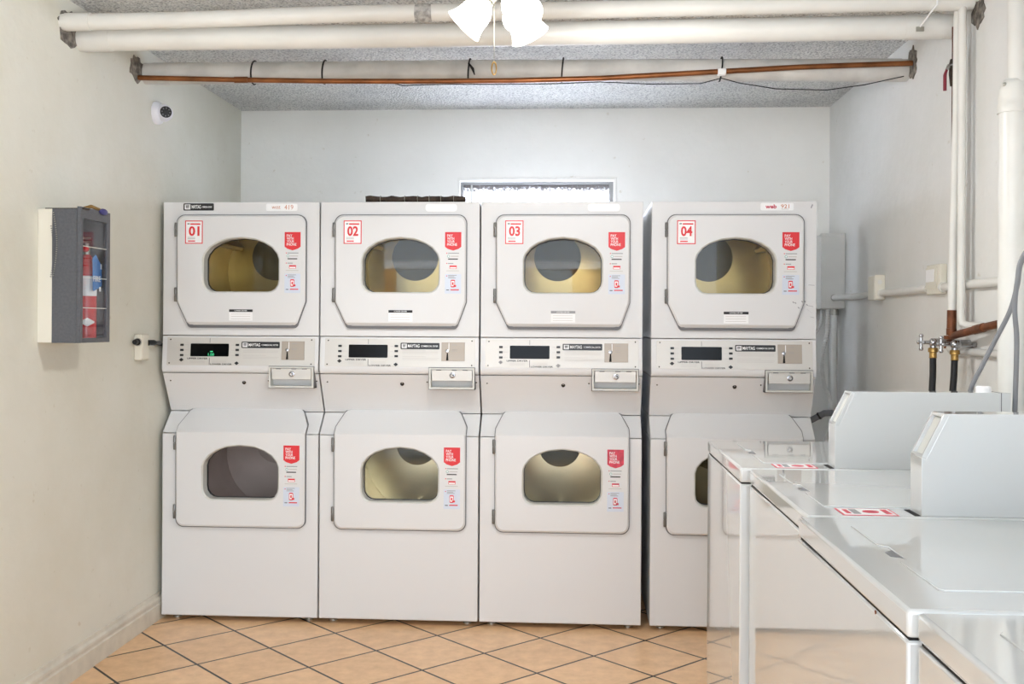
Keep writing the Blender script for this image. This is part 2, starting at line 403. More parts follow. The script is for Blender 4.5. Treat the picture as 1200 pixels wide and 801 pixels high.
# moulded baseboard along the left wall
b = MB(); x = LW
b.prism([(x, 0), (x+.016, 0), (x+.016, .066), (x+.011, .07), (x+.011, .078), (x+.014, .082), (x+.013, .092), (x+.006, .10), (x+.004, .112), (x, .114)], 'xz', FY, BW, M['base'])
struct(b.build('baseboard_left', smooth=20))
# crumbled openings where the pipes enter the walls
def blob(name, X, nx, y, z, ry, rz, parent):
    b = MB(); n = 22; P = []
    for k in range(n):
        a = 2*PI*k/n; q = random.uniform(.75, 1.15); P.append((y+ry*q*math.cos(a), z+rz*q*math.sin(a)))
    b.prism(P, 'yz', X, X+nx*.004, M['mould']); struct(b.build(name, parent))
blob('pipe_hole', LW, 1, 4.10, 2.318, .07, .055, wl); blob('pipe_hole', LW, 1, 3.54, 2.315, .09, .065, wl)
blob('pipe_hole', RW, -1, 4.12, 2.315, .055, .06, wr); blob('pipe_hole', RW, -1, 3.46, 2.31, .055, .05, wr); blob('pipe_hole', RW, -1, 3.21, 1.285, .045, .05, wr)

# ------------------------------------------------------------------ stacked dryers
W = .6822
WIN = [(.178, 1.462), (.178, 1.554), (.186, 1.578), (.208, 1.605), (.24, 1.626), (.285, 1.642), (.347, 1.649), (.409, 1.642), (.452, 1.626), (.486, 1.605), (.508, 1.578), (.516, 1.554), (.516, 1.462),
       (.512, 1.440), (.500, 1.422), (.484, 1.412), (.466, 1.409), (.228, 1.409), (.210, 1.412), (.194, 1.422), (.182, 1.440)]
WIN2 = [(p[0]+.002, p[1]-.888) for p in WIN]

def door_mesh(out, win, lower):
    c = (.347, (min(p[1] for p in win)+max(p[1] for p in win))/2)
    wi = [(c[0]+(p[0]-c[0])*.965, c[1]+(p[1]-c[1])*.955) for p in win]
    o1, o2, w0, w1 = match([out, inset(out, .006), win, wi], c)
    T = .020
    L = [[(x, .001, z) for x, z in o1], [(x, -T+.006, z) for x, z in o1], [(x, -T, z) for x, z in o2], [(x, -T, z) for x, z in w0]]
    b = MB(); b.loops(L, M['enamel'], close0=False, close1=False)
    b.loops([[(x, -T, z) for x, z in w0], [(x, -T+.006, z) for x, z in w1], [(x, .045, z) for x, z in w1]], M['ring'], close0=False, close1=False)
    return b, w1

def pay_sticker(parent, z_top, dy, faded):
    """tall sticker: red shield reading PAY WITH YOUR PHONE, then three printed steps"""
    b = MB(); x0, x1 = .537, .606; z1 = z_top; z0 = z_top-.259; y = dy
    R = M['red_f'] if faded else M['red']
    b.box(x0+.003, x1-.003, y-.0005, y, z0+.09, z1-.01, M['enamel'])
    b.box(x0, x1, y-.0006, y, z0, z0+.082, M['pale'])
    sh = [(x0, z1), (x0, z1-.062), (x0+.012, z1-.071), (x0+.0345, z1-.078), (x1-.012, z1-.071), (x1, z1-.062), (x1, z1)]
    b.prism(sh, 'xz', y-.0009, y, R)
    for k, t in enumerate(('PAY', 'WITH', 'YOUR', 'PHONE')):
        w = (.024, .030, .032, .042)[k]; b.text(t, x0+.009, x0+.009+w, z1-.020-.0125*k-.0005, z1-.0095-.0125*k, y-.0009, M['white'], .012)
    def bar(a0, a1, h0, h1, m, e=.0009): b.box(x0+a0, x0+a1, y-e, y, z0+h0, z0+h1, m)
    bar(.006, .010, .168, .172, R); bar(.013, .060, .168, .1715, M['grey'])
    b.lathe([(.0055, 0), (.0055, .0009)], (x0+.015, y, z0+.157), (0, -1, 0), M['teal'], 12); b.lathe([(.0035, 0), (.0035, .0012)], (x0+.015, y, z0+.157), (0, -1, 0), M['white'], 12)
    bar(.024, .058, .155, .159, M['faint']); bar(.013, .055, .143, .1475, M['dark'])
    bar(.006, .010, .125, .129, R); bar(.013, .036, .125, .1285, M['grey'])
    bar(.020, .050, .104, .118, R); bar(.022, .048, .1055, .1115, M['white'], .0013); bar(.006, .060, .0945, .097, M['faint'])
    bar(.006, .010, .072, .076, R)
    for k, e in enumerate((.050, .040, .046)): bar(.014, e, .0755-.0055*k, .078-.0055*k, M['grey'])
    ph = rounded([(x0+.025, z0+.026), (x0+.043, z0+.026), (x0+.043, z0+.058), (x0+.025, z0+.058)], .004, 3)
    b.prism(ph, 'xz', y-.0009, y, R); bar(.0275, .0405, .031, .053, M['white'], .0013); bar(.031, .037, .036, .048, R, .0017); bar(.037, .048, .028, .036, R, .0017)
    bar(.006, .018, .0135, .0165, M['dark']); bar(.024, .060, .0135, .018, R)
    o = b.build('payment_sticker', parent, smooth=0)
    o['label'] = 'faded red pay by phone sticker' if faded else 'red and white pay by phone sticker'
    return o

def number_sticker(parent, num, y):
    b = MB(); x0, x1, z0, z1 = .104, .181, 1.618, 1.717
    b.box(x0, x1, y-.0005, y, z0, z1, M['red']); b.box(x0+.004, x1-.004, y-.0008, y, z0+.004, z1-.004, M['white'])
    b.text(num, x0+.016, x1-.014, z0+.033, z1-.024, y-.0008, M['red'], .03)
    b.box(x0+.010, x0+.020, y-.0012, y, z1-.016, z1-.012, M['dark']); b.box(x0+.023, x1-.010, y-.0012, y, z1-.018, z1-.012, M['red'])
    for k in range(2): b.box(x0+.011, x0+.044, y-.0012, y, z0+.020+.006*k, z0+.022+.006*k, M['grey'])
    b.box(x0+.013, x0+.044, y-.0012, y, z0+.009, z0+.014, M['red'])
    o = b.build('number_sticker', parent, smooth=0); o['label'] = 'red framed white sticker reading ' + num
    return o

def badge(parent, x0, x1, z0, z1, y, sub, warp=None, bg='black'):
    """black strip with the boxed emblem, the maker's name and a smaller line of type"""
    b = MB(); h = z1-z0
    b.prism(rounded([(x0, z0), (x1, z0), (x1, z1), (x0, z1)], h*.12, 3), 'xz', y-.0012, y, M[bg])
    b.box(x0+h*.18, x0+h*.98, y-.0016, y, z0+h*.16, z0+h*.84, M['white'])
    b.box(x0+h*.32, x0+h*.84, y-.002, y, z0+h*.62, z0+h*.72, M['dark'])
    for q in (.36, .52, .68): b.box(x0+h*q, x0+h*(q+.09), y-.002, y, z0+h*.30, z0+h*.64, M['dark'])
    b.text('MAYTAG', x0+h*1.15, x0+h*1.15+(x1-x0)*.30, z0+h*.26, z0+h*.76, y-.0012, M['white'], .015)
    b.text(sub, x0+h*1.15+(x1-x0)*.34, x1-h*.25, z0+h*.36, z0+h*.62, y-.0012, M['white'], .004)
    if warp: b.warp(warp)
    return b.build('name_badge', parent, smooth=0)

def drum(parent, cz, m_side, m_back, perf_c, perf_r, name='drum'):
    b = MB(); R = .262; n = 40
    prof = [(.225, .052), (.225, .075), (R, .085), (R, .60)]
    L = [[(.342+r*math.cos(2*PI*k/n), y, cz+r*math.sin(2*PI*k/n)) for k in range(n)] for r, y in prof]
    b.loops(L, m_side, close0=False, close1=True)
    for k in range(3):                                               # lifting vanes
        a = 2*PI*k/3 + .5; ca, sa = math.cos(a), math.sin(a)
        pts = []
        for rr, hw in ((R+.0, .03), (R-.05, .008)):
            for sgn in (-1, 1): pts.append((.342+rr*ca-sgn*hw*sa, cz+rr*sa+sgn*hw*ca))
        b.prism([pts[0], pts[1], pts[3], pts[2]], 'xz', .12, .58, m_side)
    d = b.build(name, parent, smooth=40)
    b = MB(); b.lathe([(perf_r, 0), (perf_r, .006), (perf_r*.96, .008)], (perf_c[0], .598, perf_c[1]), (0, -1, 0), m_back, 36)
    b.build('perforated_disc', d)
    return d

def screw(b, x, z, y=0, r=.0035, m=None):
    b.lathe([(r, 0), (r, .0015), (r*.6, .0022)], (x, y, z), (0, -1, 0), m or M['iron'], 10)

def cabinet_front(b, z0, z1, win, depth, mt):
    """box whose front face carries the opening for the drum"""
    out = [(.001, z0), (W-.001, z0), (W-.001, z1), (.001, z1)]
    c = (.347, (min(p[1] for p in win)+max(p[1] for p in win))/2)
    hole = [(c[0]+(p[0]-c[0])*1.08, c[1]+(p[1]-c[1])*1.10) for p in win]
    o, h = match([out, hole], c)
    b.loops([[(x, .05, z) for x, z in h], [(x, 0, z) for x, z in h], [(x, 0, z) for x, z in o], [(x, depth, z) for x, z in o]], mt, close0=False, close1=True)

def dryer(x, spec):
    t = thing('stacked_dryer', spec['label'], 'dryer', (x, 4.33, 0), 'stacked dryers along the back wall')
    D = .70; E = M['enamel']
    # cabinets and the panels between them
    b = MB(); cabinet_front(b, .022, .8035, WIN2, D, E); b.build('lower_cabinet', t, bevel=.003, smooth=30)
    b = MB(); cabinet_front(b, 1.2265, 1.798, WIN, D, E); b.build('upper_cabinet', t, bevel=.004, smooth=30)
    b = MB(); b.prism([(.0, .8065), (.094, .8915), (D, .8915), (D, .8065)], 'yz', .001, W-.001, E); b.build('shoulder_panel', t, bevel=.002)
    b = MB(); b.prism([(.096, .8945), (.001, 1.0635), (D, 1.0635), (D, .8945)], 'yz', .001, W-.001, E)
    yf = lambda z: .097*(1.065-z)/.172
    for sx, sz in ((.028, 1.030), (.459, 1.033), (.669, 1.033)): screw(b, sx, sz, yf(sz)+.001)
    b.build('middle_panel', t, bevel=.002)
    b = MB(); b.prism([(0, 1.2235), (-.012, 1.093), (-.011, 1.080), (-.006, 1.070), (0, 1.0665), (D, 1.0665), (D, 1.2235)], 'yz', .001, W-.001, E)
    b.build('control_fascia', t, bevel=.002)
    b = MB(); z = 1.024; b.lathe([(.0085, 0), (.0085, .003), (.006, .006), (.004, .006), (.004, .002), (1e-4, .002)], (.351, yf(z)+.001, z), (0, -1, .1), M['iron'], 16); b.build('cabinet_lock', t)
    # levelling feet
    for fx, fy in ((.05, .06), (W-.05, .06), (.05, D-.06), (W-.05, D-.06)):
        b = MB(); b.lathe([(.018, 0), (.018, .008), (.008, .010), (.008, .024)], (fx, fy, 0), (0, 0, 1), M['dull'], 12); b.build('levelling_foot', t)
    # control plate and everything on it
    sl = lambda x, y, z: (x, y - .012*(1.2235-z)/.1305, z)
    b = MB(); b.prism(rounded([(.023, 1.098), (.666, 1.098), (.666, 1.217), (.023, 1.217)], .002, 2), 'xz', -.0016, 0, M['steel'])
    P = -.0016
    b.text('UPPER DRYER', .112, .202, 1.1235, 1.1305, P, M['dark'], .025); b.text('LOWER DRYER', .214, .308, 1.0995, 1.1065, P, M['dark'], .025)
    b.box(.2085, .2105, P-.0005, 0, 1.1, 1.130, M['dark']); b.box(.2085, .2105, P-.0005, 0, 1.194, 1.214, M['seam'])
    for k in range(3): b.box(.125, .190, P-.0004, 0, 1.108+.0045*k, 1.1095+.0045*k, M['faint'])
    for k in range(3): b.box(.222, .285, P-.0004, 0, 1.109+.0045*k, 1.1105+.0045*k, M['faint'])
    for zz, e in ((1.167, .455), (1.160, .508), (1.154, .508), (1.141, .455), (1.134, .512), (1.128, .505)): b.box(.356, e, P-.0004, 0, zz, zz+.0018, M['faint'])
    for k in range(3):
        b.box(.099, .117, P-.0004, 0, 1.184-.022*k, 1.186-.022*k, M['faint']); b.box(.304, .318, P-.0004, 0, 1.184-.022*k, 1.186-.022*k, M['faint'])
    for sx, sz in ((.037, 1.208), (.034, 1.107), (.652, 1.209), (.652, 1.106)): screw(b, sx, sz, P, .003)
    plate = b.warp(sl).build('control_plate', t, smooth=30)
    b = MB(); b.prism(rounded([(.126, 1.136), (.293, 1.136), (.293, 1.191), (.126, 1.191)], .003, 2), 'xz', -.003, -.001, M['disp'])
    ds = b.warp(sl).build('display', plate)
    if spec.get('digits'):
        b = MB(); b.text(spec['digits'], .204, .230, 1.1385, 1.1505, -.003, M['green'], .0, th=.0008); b.box(.212, .224, -.0038, -.003, 1.155, 1.159, M['green'])
        b.warp(sl).build('digits', ds, smooth=0)
    for bx, zs in ((.088, (1.185, 1.163, 1.141)), (.330, (1.186, 1.1645, 1.143))):
        for bz in zs:
            b = MB(); b.box(bx-.0075, bx+.0075, -.005, -.001, bz-.0045, bz+.0045, M['black']); b.warp(sl).build('cycle_button', plate, bevel=.001)
    for bx, bz in ((.087, 1.121), (.329, 1.108)):
        b = MB(); b.prism([(bx-.010, bz), (bx, bz-.008), (bx+.010, bz), (bx, bz+.008)], 'xz', -.005, -.001, M['black'] if spec.get('dia', 1) else M['grey']); b.warp(sl).build('start_button', plate, bevel=.001)
    badge(plate, .348, .514, 1.173, 1.200, -.0016, 'COMMERCIAL DRYER', sl)
    b = MB(); b.box(.523, .622, -.004, -.001, 1.124, 1.203, M['steel_d'])
    b.box(.553, .556, -.005, -.001, 1.170, 1.200, M['white']); b.prism([(.543, 1.126), (.553, 1.126), (.551, 1.158), (.546, 1.158)], 'xz', -.0048, -.001, M['hole'])
    b.lathe([(.008, 0), (.008, .002), (.005, .003)], (.547, -.004, 1.166), (0, -1, 0), M['chrome'], 14)
    for zz in (1.191, 1.172, 1.166): b.box(.566, .590, -.0044, -.001, zz, zz+.0015, M['grey'])
    b.warp(sl).build('coin_plate', plate, bevel=.0007)
    # coin box that straddles the seam
    cb = MB(); X0, X1, Z0, Z1 = .472, .664, 1.006, 1.095; yo = -.022
    for q in ((X0, X0+.007, Z0, Z1), (X1-.007, X1, Z0, Z1), (X0+.007, X1-.007, Z1-.006, Z1), (X0+.007, X1-.007, Z0, Z0+.007)): cb.box(q[0], q[1], yo, .06, q[2], q[3], M['ring'])
    cb.box(X0+.006, X1-.006, .040, .058, Z0+.006, Z1-.005, M['seam'])
    cb.box(X0-.0025, X1+.0025, -.014, .03, Z0-.0025, Z0+.004, M['seam']); cb.box(X0-.0025, X0+.004, -.014, .03, Z0-.0025, Z1+.0025, M['seam']); cb.box(X1-.004, X1+.0025, -.014, .03, Z0-.0025, Z1+.0025, M['seam']); cb.box(X0-.0025, X1+.0025, -.0155, .03, Z1-.004, Z1+.0025, M['seam'])
    cbo = cb.build('coin_box', t)
    b = MB(); b.prism([(yo+.003, 1.041), (yo+.003, 1.087), (.03, 1.087), (.03, 1.041)], 'yz', X0+.012, X1-.010, M['steel'])
    for q in (X0+.03, (X0+X1)/2, X1-.05): b.box(q, q+.022, yo+.0022, yo+.01, 1.084, 1.087, M['seam'])
    dw = b.build('coin_drawer', cbo, bevel=.001)
    b = MB(); b.lathe([(.0125, 0), (.0125, .004), (.010, .005), (.010, .007), (.0075, .0075), (1e-4, .0075)], (.571, yo+.003, 1.064), (0, -1, 0), M['chrome'], 20)
    b.lathe([(.0078, .0073), (.0078, .0079)], (.571, yo+.003, 1.064), (0, -1, 0), M['dark'], 16); b.lathe([(.0055, .0078), (.0055, .0095)], (.571, yo+.003, 1.064), (0, -1, 0), M['white'], 16)
    b.box(.570, .578, yo-.0075, yo-.006, 1.063, 1.0665, M['dark']); b.build('drawer_lock', dw)
    # upper door
    out = rounded([(.068, 1.373), (.121, 1.261), (.585, 1.261), (.626, 1.373), (.626, 1.740), (.066, 1.740)], [.02, .02, .02, .02, .036, .036])
    db, w1 = door_mesh(out, WIN, False)
    ud = db.build('upper_door', t, weld=True, smooth=30, cut=[((0, 0, 1.284), (0, 0, 1))], after=lambda x, y, z: (x, y + (max(0, 1.284-z)/.023*.015 if y < -.004 else 0), z))
    door_fit(ud, w1)
    for z0 in (1.648, 1.370): hinge(ud, z0)
    number_sticker(ud, spec['num'], -.020); pay_sticker(ud, 1.668, -.020, False)
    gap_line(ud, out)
    b = MB(); b.box(.298, .400, -.0208, -.020, 1.290, 1.338, M['white']); b.box(.298, .400, -.0212, -.020, 1.327, 1.338, M['dark'] if spec['num'] != '03' else M['grey'])
    b.text('LOWER DRYER', .322, .376, 1.330, 1.3355, -.0212, M['white'], .01)
    for k in range(3): b.box(.306, .390, -.0211, -.020, 1.317-.010*k, 1.3185-.010*k, M['faint'])
    b.build('instruction_label', ud, smooth=0)
    # lower door, its top bent back over the shoulder
    out = rounded([(.068, .408), (.628, .408), (.628, .842), (.590, .907), (.100, .907), (.066, .838)], [.034, .034, .02, .035, .03, .02])
    db, w1 = door_mesh(out, WIN2, True)
    ld = db.build('lower_door', t, weld=True, smooth=30, cut=[((0, 0, .812), (0, 0, 1))], after=lambda x, y, z: (x, y + max(0, z-.812)*1.13, z))
    door_fit(ld, w1)
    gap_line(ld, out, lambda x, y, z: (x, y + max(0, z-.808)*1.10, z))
    for z0 in (.735, .440): hinge(ld, z0)
    pay_sticker(ld, .760, -.020, spec.get('faded', False))
    drum(t, 1.527, M['olive'], M['olive_p'], (.315, 1.60), .112)
    dk = spec.get('lower', 'silver'); drum(t, .642, M[dk], M['olive_p'] if dk != 'greyd' else M['greyd'], (.33, .70), .10)
    # what marks this one out along its top edge
    if spec['top'] == 'badge': badge(t, .089, .222, 1.762, 1.793, 0, 'COMMERCIAL LAUNDRY')
    if spec['top'] in ('badge', 'written'):
        b = MB(); b.prism(rounded([(.450, 1.760), (.586, 1.760), (.586, 1.791), (.450, 1.791)], .006, 3), 'xz', -.0006, 0, M['white'])
        if spec['top'] == 'badge':
            b.text('west', .475, .512, 1.769, 1.782, -.0006, M['orange'], .0); b.text('419', .530, .568, 1.766, 1.786, -.0006, M['orange'], .0)
        else:
            b.text('web', .470, .516, 1.768, 1.785, -.0006, M['red_f'], .03); b.text('921', .534, .568, 1.769, 1.785, -.0006, M['orange'], .01); b.box(.536, .566, -.001, 0, 1.764, 1.766, M['faint'])
        o = b.build('asset_tag', t, smooth=0); o['label'] = 'pale tag with ' + ('419' if spec['top'] == 'badge' else 'web 921') + ' in faded red'
    else:
        b = MB(); b.prism(rounded([(.450, 1.757), (.585, 1.757), (.585, 1.789), (.450, 1.789)], .012, 4), 'xz', -.0006, 0, M['white']); o = b.build('asset_tag', t, smooth=0); o['label'] = 'blank white rounded tag'
    if spec['num'] == '04':
        b = MB()
        for x0, z0, x1, z1, wd in ((.655, 1.772, .662, 1.787, .004), (.648, 1.452, .672, 1.450, .002), (.640, 1.352, .662, 1.336, .002), (.646, 1.366, .668, 1.362, .002), (.655, 1.32, .672, 1.316, .002)):
            b.prism([(x0, z0), (x0+wd, z0-wd), (x1+wd, z1-wd), (x1, z1)], 'xz', -.0006, 0, M['grey'])
        b.build('scuff_marks', t, smooth=0)
        b = MB()
        for k in range(6):
            x0 = .575+.012*k+random.uniform(-.004, .004); z0 = 1.37+random.uniform(-.015, .02); b.prism([(x0, z0), (x0+.006, z0-.006), (x0+.008, z0-.002), (x0+.003, z0+.003)], 'xz', -.0206, -.02, M['grey'])
        b.build('scuff_marks', ud, smooth=0)
    return t

def door_fit(door, w1):
    """chrome-grey ring and glass set back inside the door opening"""
    c = (sum(p[0] for p in w1)/len(w1), sum(p[1] for p in w1)/len(w1))
    wi = [(c[0]+(p[0]-c[0])*.985, c[1]+(p[1]-c[1])*.98) for p in w1]
    b = MB(); b.loops([[(x, .034, z) for x, z in w1], [(x, .034, z) for x, z in wi], [(x, .046, z) for x, z in wi], [(x, .046, z) for x, z in w1]], M['black'], ring=True); b.build('gasket', door)
    b = MB(); b.loops([[(x, .040, z) for x, z in wi], [(x, .043, z) for x, z in wi]], M['dglass']); b.build('door_glass', door, smooth=0)

def gap_line(door, out, after=None):  # dark ring that paints the shadow gap round a door as colour
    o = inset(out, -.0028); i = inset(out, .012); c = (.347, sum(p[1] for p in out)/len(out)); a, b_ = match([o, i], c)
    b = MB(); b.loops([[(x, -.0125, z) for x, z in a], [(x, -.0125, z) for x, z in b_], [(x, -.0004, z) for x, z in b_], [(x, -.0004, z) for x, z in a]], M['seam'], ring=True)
    b.build('door_shadow_line', door, weld=True, smooth=0, cut=[((0, 0, .808), (0, 0, 1))] if after else None, after=after)

def hinge(door, z0):
    b = MB(); b.lathe([(.0055, 0), (.007, .003), (.007, .028), (.0055, .030), (.007, .032), (.007, .058), (.0055, .061)], (.0615, -.013, z0), (0, 0, 1), M['hinge'], 10)
    b.box(.048, .062, -.003, 0, z0+.008, z0+.053, M['enamel']); b.build('hinge', door)

specs = [
    dict(num='01', top='badge', digits='1.00', lower='greyd', label='stacked dryer numbered 01 with black name badge on its top left corner, beside left wall'),
    dict(num='02', top='blank', label='stacked dryer numbered 02 with rusty bar lying on its top'),
    dict(num='03', top='blank', faded=True, dia=0, label='stacked dryer numbered 03 with peeling faded sticker on its lower door, below the window'),
    dict(num='04', top='written', label='stacked dryer numbered 04 with scuffed door, standing apart behind the white washers'),
]
for x, s in zip((-1.7665, -1.0795, -.3925, .3245), specs): dryer(x, s)

# foil exhaust duct seen in the slot between dryers 03 and 04
b = MB(); pr = []
for k in range(76): pr.append((.05 + (.006 if k % 2 else 0), .014*k))
b.lathe(pr, (.285, 5.22, 0), (0, 0, 1), M['foil'], 18)
tag(b.build('exhaust_duct', smooth=15), 'silver foil duct standing behind the slot between dryers 03 and 04', 'duct')

# rusty bar on top of dryer 02
t = thing('rusty_bar', 'dark rusty bar with wire ties lying on top of dryer 02', 'bar', (-.676, 4.352, 1.798))
b = MB(); path = []; rr = []
for k in range(24): path.append((-.215+.43*k/23, .004*math.sin(k*1.7), .0145+.0012*math.sin(k*2.3))); rr.append(.0115+.0018*math.sin(k*1.3)+(.002 if k < 3 else 0))
b.tube(path, rr, M['iron'], 10); b.build('bar', t)
b = MB(); b.tube([(-.215, .014, .008), (0, .016, .0085), (.215, .014, .008)], .008, M['iron'], 8); b.build('lower_rod', t)
for q in (-.15, -.095, -.045, .01, .06, .11, .165):
    b = MB(); n = 14; b.tube([(q, .004+.017*math.cos(2*PI*k/n), .0155+.0142*math.sin(2*PI*k/n)) for k in range(n+1)], .0012, M['dull'], 6); b.build('wire_tie', t)

# ------------------------------------------------------------------ top loading washers
def washer(y0, y1, xf, label, sticker=False):
    t = thing('washing_machine', label, 'washing machine', (xf, y0, 0), 'top loading washers along the right wall')
    w = y1-y0; D = .680; E = M['enamel_w']
    b = MB(); b.box(0, D, .002, w-.002, .03, .8725, E); b.build('cabinet', t, bevel=.004, seg=2)
    b = MB(); b.box(-.0005, D, .0, w-.0, .8765, .914, E); b.build('top_panel', t, bevel=.006, seg=3)
    b = MB(); b.box(.004, D-.01, .006, w-.006, .868, .880, M['hole']); b.build('dark_gap_fill', t)  # black filler that darkens the gap under the top panel
    for fx, fy in ((.05, .05), (D-.05, .05), (.05, w-.05), (D-.05, w-.05)):
        b = MB(); b.lathe([(.02, 0), (.02, .01), (.009, .012), (.009, .032)], (fx, fy, 0), (0, 0, 1), M['rubber'], 12); b.build('levelling_foot', t)
    # lid with a finger notch in its front edge
    lx = .508-xf+.0; m = w*.51; a0, a1 = .105, w-.095
    pts = [(lx, a0), (lx, m-.062), (lx+.014, m-.046), (lx+.014, m+.046), (lx, m+.062), (lx, a1), (lx+.006, a1+.008), (.53, a1+.008), (.53, a0-.008), (lx+.006, a0-.008)]
    b = MB(); b.prism(pts, 'xy', .9135, .9163, E); lid = b.build('lid', t, bevel=.001)
    b = MB(); b.prism([(lx-.002, m-.02), (lx+.016, m-.03), (lx+.016, m+.03), (lx-.002, m+.008)], 'xy', .9132, .9146, M['cord']); b.build('notch_shade', t)  # dark piece painted in for the shade inside the notch
    b = MB(); b.box(.54, D-.01, .03, w-.03, .9135, .930, E); b.build('rear_ledge', t, bevel=.006)
    # coin meter housing with a recessed sloping face
    cx = .674-xf; c0, c1 = .015, .082
    s0, s1 = Vector((cx, 1.028)), Vector((cx+.042, 1.112)); dv = (s1-s0).normalized(); nv = Vector((-dv.y, dv.x))
    def pt(a, h): q = s0+dv*a+nv*h; return (q.x, q.y)
    Lh = (s1-s0).length
    P = [(cx, .9135), (cx, 1.028), pt(.0, -.009), pt(Lh, -.009), (cx+.042, 1.112), (cx+.441, 1.112), (cx+.441, .9135)]
    b = MB(); b.prism(P, 'xz', c0, c1, E); con = b.build('coin_meter_housing', t, bevel=.0015)
    b = MB(); q = .0065
    def rect(a0, a1, k0, k1, h): return [(*[pt(a, h)[0]], k, pt(a, h)[1]) for a, k in ((a0, k0), (a1, k0), (a1, k1), (a0, k1))]
    b.loops([rect(0, Lh, c0, c1, -.0092), rect(0, Lh, c0, c1, 0), rect(q, Lh-q, c0+q, c1-q, 0), rect(q, Lh-q, c0+q, c1-q, -.0092)], E, ring=True)
    b.build('bezel', con, bevel=.001)
    b = MB(); b.prism([pt(.007, -.0095), pt(Lh-.007, -.0095), pt(Lh-.007, -.0075), pt(.007, -.0075)], 'xz', c0+.007, c1-.007, M['ring']); b.build('meter_face', con)
    b = MB(); b.box(cx+.416, cx+.418, c0-.0006, c1+.0006, 1.03, 1.1126, M['seam']); b.build('rear_seam', con)
    b = MB(); b.lathe([(.019, 0), (.019, .012), (.016, .016)], (cx+.385, (c0+c1)/2, 1.1115), (0, 0, 1), M['white'], 18); b.build('cap', con)
    b = MB(); b.box(cx-.012, cx-.002, c0, c1, .9138, .9150, M['hole']); b.build('dark_gap_strip', con)  # flat black strip standing in for the dark gap before the housing
    if not sticker: return t
    # red framed sticker on the near edge of the top
    b = MB(); a, e, f, g = .525-xf, .632-xf, .012, .085; z = .914
    b.box(a, e, f, g, z-.0002, z+.0006, M['red_f']); b.box(a+.004, e-.004, f+.004, g-.004, z, z+.0010, M['white'])
    b.box(a+.011, a+.02, f+.015, g-.015, z, z+.0014, M['red_f']); b.box(a+.024, a+.038, f+.012, g-.012, z, z+.0014, M['grey'])
    b.lathe([(.016, 0), (.016, .0014)], (a+.062, (f+g)/2, z), (0, 0, 1), M['red_f'], 20); b.box(a+.086, a+.098, f+.012, g-.012, z, z+.0014, M['red_f'])
    o = b.build('notice_sticker', t, smooth=0); o['label'] = 'red framed white sticker'
    return t
washer(2.676, 3.315, .431, 'white top loading washer at the far end of the row, nearest to dryer 04', True)
washer(2.016, 2.660, .452, 'white top loading washer second from the dryers, its front set slightly back', True)
washer(1.358, 2.006, .434, 'white top loading washer third from the dryers, with tiny rust spot on its front edge')
washer(.700, 1.348, .443, 'white top loading washer at the near end of the row, cut by the frame')
b = MB(); b.lathe([(.003, 0), (.003, .0012)], (.4318, 1.49, .874), (-1, 0, 0), M['rust'], 10)
b.build('rust_spot', [o for o in COL.objects if o.name.startswith('washing_machine.002')][0]).location = (-.434, -1.358, 0)

# ------------------------------------------------------------------ pipes under the ceiling
def px_pipe(name, pts, r, m, label, seg=18, sleeves=()):
    t = thing(name, label, 'pipe', pts[0])
    o = Vector(pts[0]); b = MB(); b.tube([tuple(Vector(p)-o) for p in pts], r, m, seg); b.build('pipe_run', t, smooth=60)
    for (a, c, k, mm) in sleeves:
        b = MB(); n = 5; q = [Vector(a).lerp(Vector(c), i/n)-o for i in range(n+1)]; b.tube([tuple(x) for x in q], k, mm, seg); b.build('sleeve', t, smooth=60)
    return t
ya = 3.49
px_pipe('ceiling_pipe', [(-1.79, ya, 2.327), (-1.60, ya, 2.327), (-1.36, ya, 2.329), (-1.18, ya, 2.333), (-1.0, ya, 2.339), (-.8, ya, 2.343), (-.2, ya, 2.345), (.4, ya, 2.350), (1.0, ya, 2.357), (1.315, ya, 2.359)], .0285, M['pipe'],
        'upper of the paired white insulated pipes under the ceiling, bowed slightly upward', sleeves=[((-1.775, ya, 2.327), (-1.685, ya, 2.327), .031, M['pipe']), ((1.17, ya, 2.3585), (1.30, ya, 2.359), .030, M['pipe'])])
yb = 3.62
px_pipe('ceiling_pipe', [(-1.79, yb, 2.302), (-.8, yb, 2.302), (0, yb, 2.305), (.7, yb, 2.309), (1.32, yb, 2.314)], .0415, M['pipe'],
        'lower and thicker of the paired white insulated pipes under the ceiling', sleeves=[((-1.775, yb, 2.302), (-1.67, yb, 2.302), .0435, M['pipe']), ((1.13, yb, 2.3125), (1.262, yb, 2.3135), .0435, M['pipe'])])
yc = 4.19
px_pipe('ceiling_pipe', [(-1.79, yc, 2.317), (-.4, yc, 2.317), (.4, yc, 2.312), (1.325, yc, 2.303)], .044, M['pipe_d'],
        'dusty white insulated pipe near the back wall, above the copper pipe', sleeves=[((-1.75, yc, 2.317), (-1.68, yc, 2.317), .0455, M['pipe_d']), ((1.0, yc, 2.3065), (1.30, yc, 2.304), .0455, M['pipe_d'])])
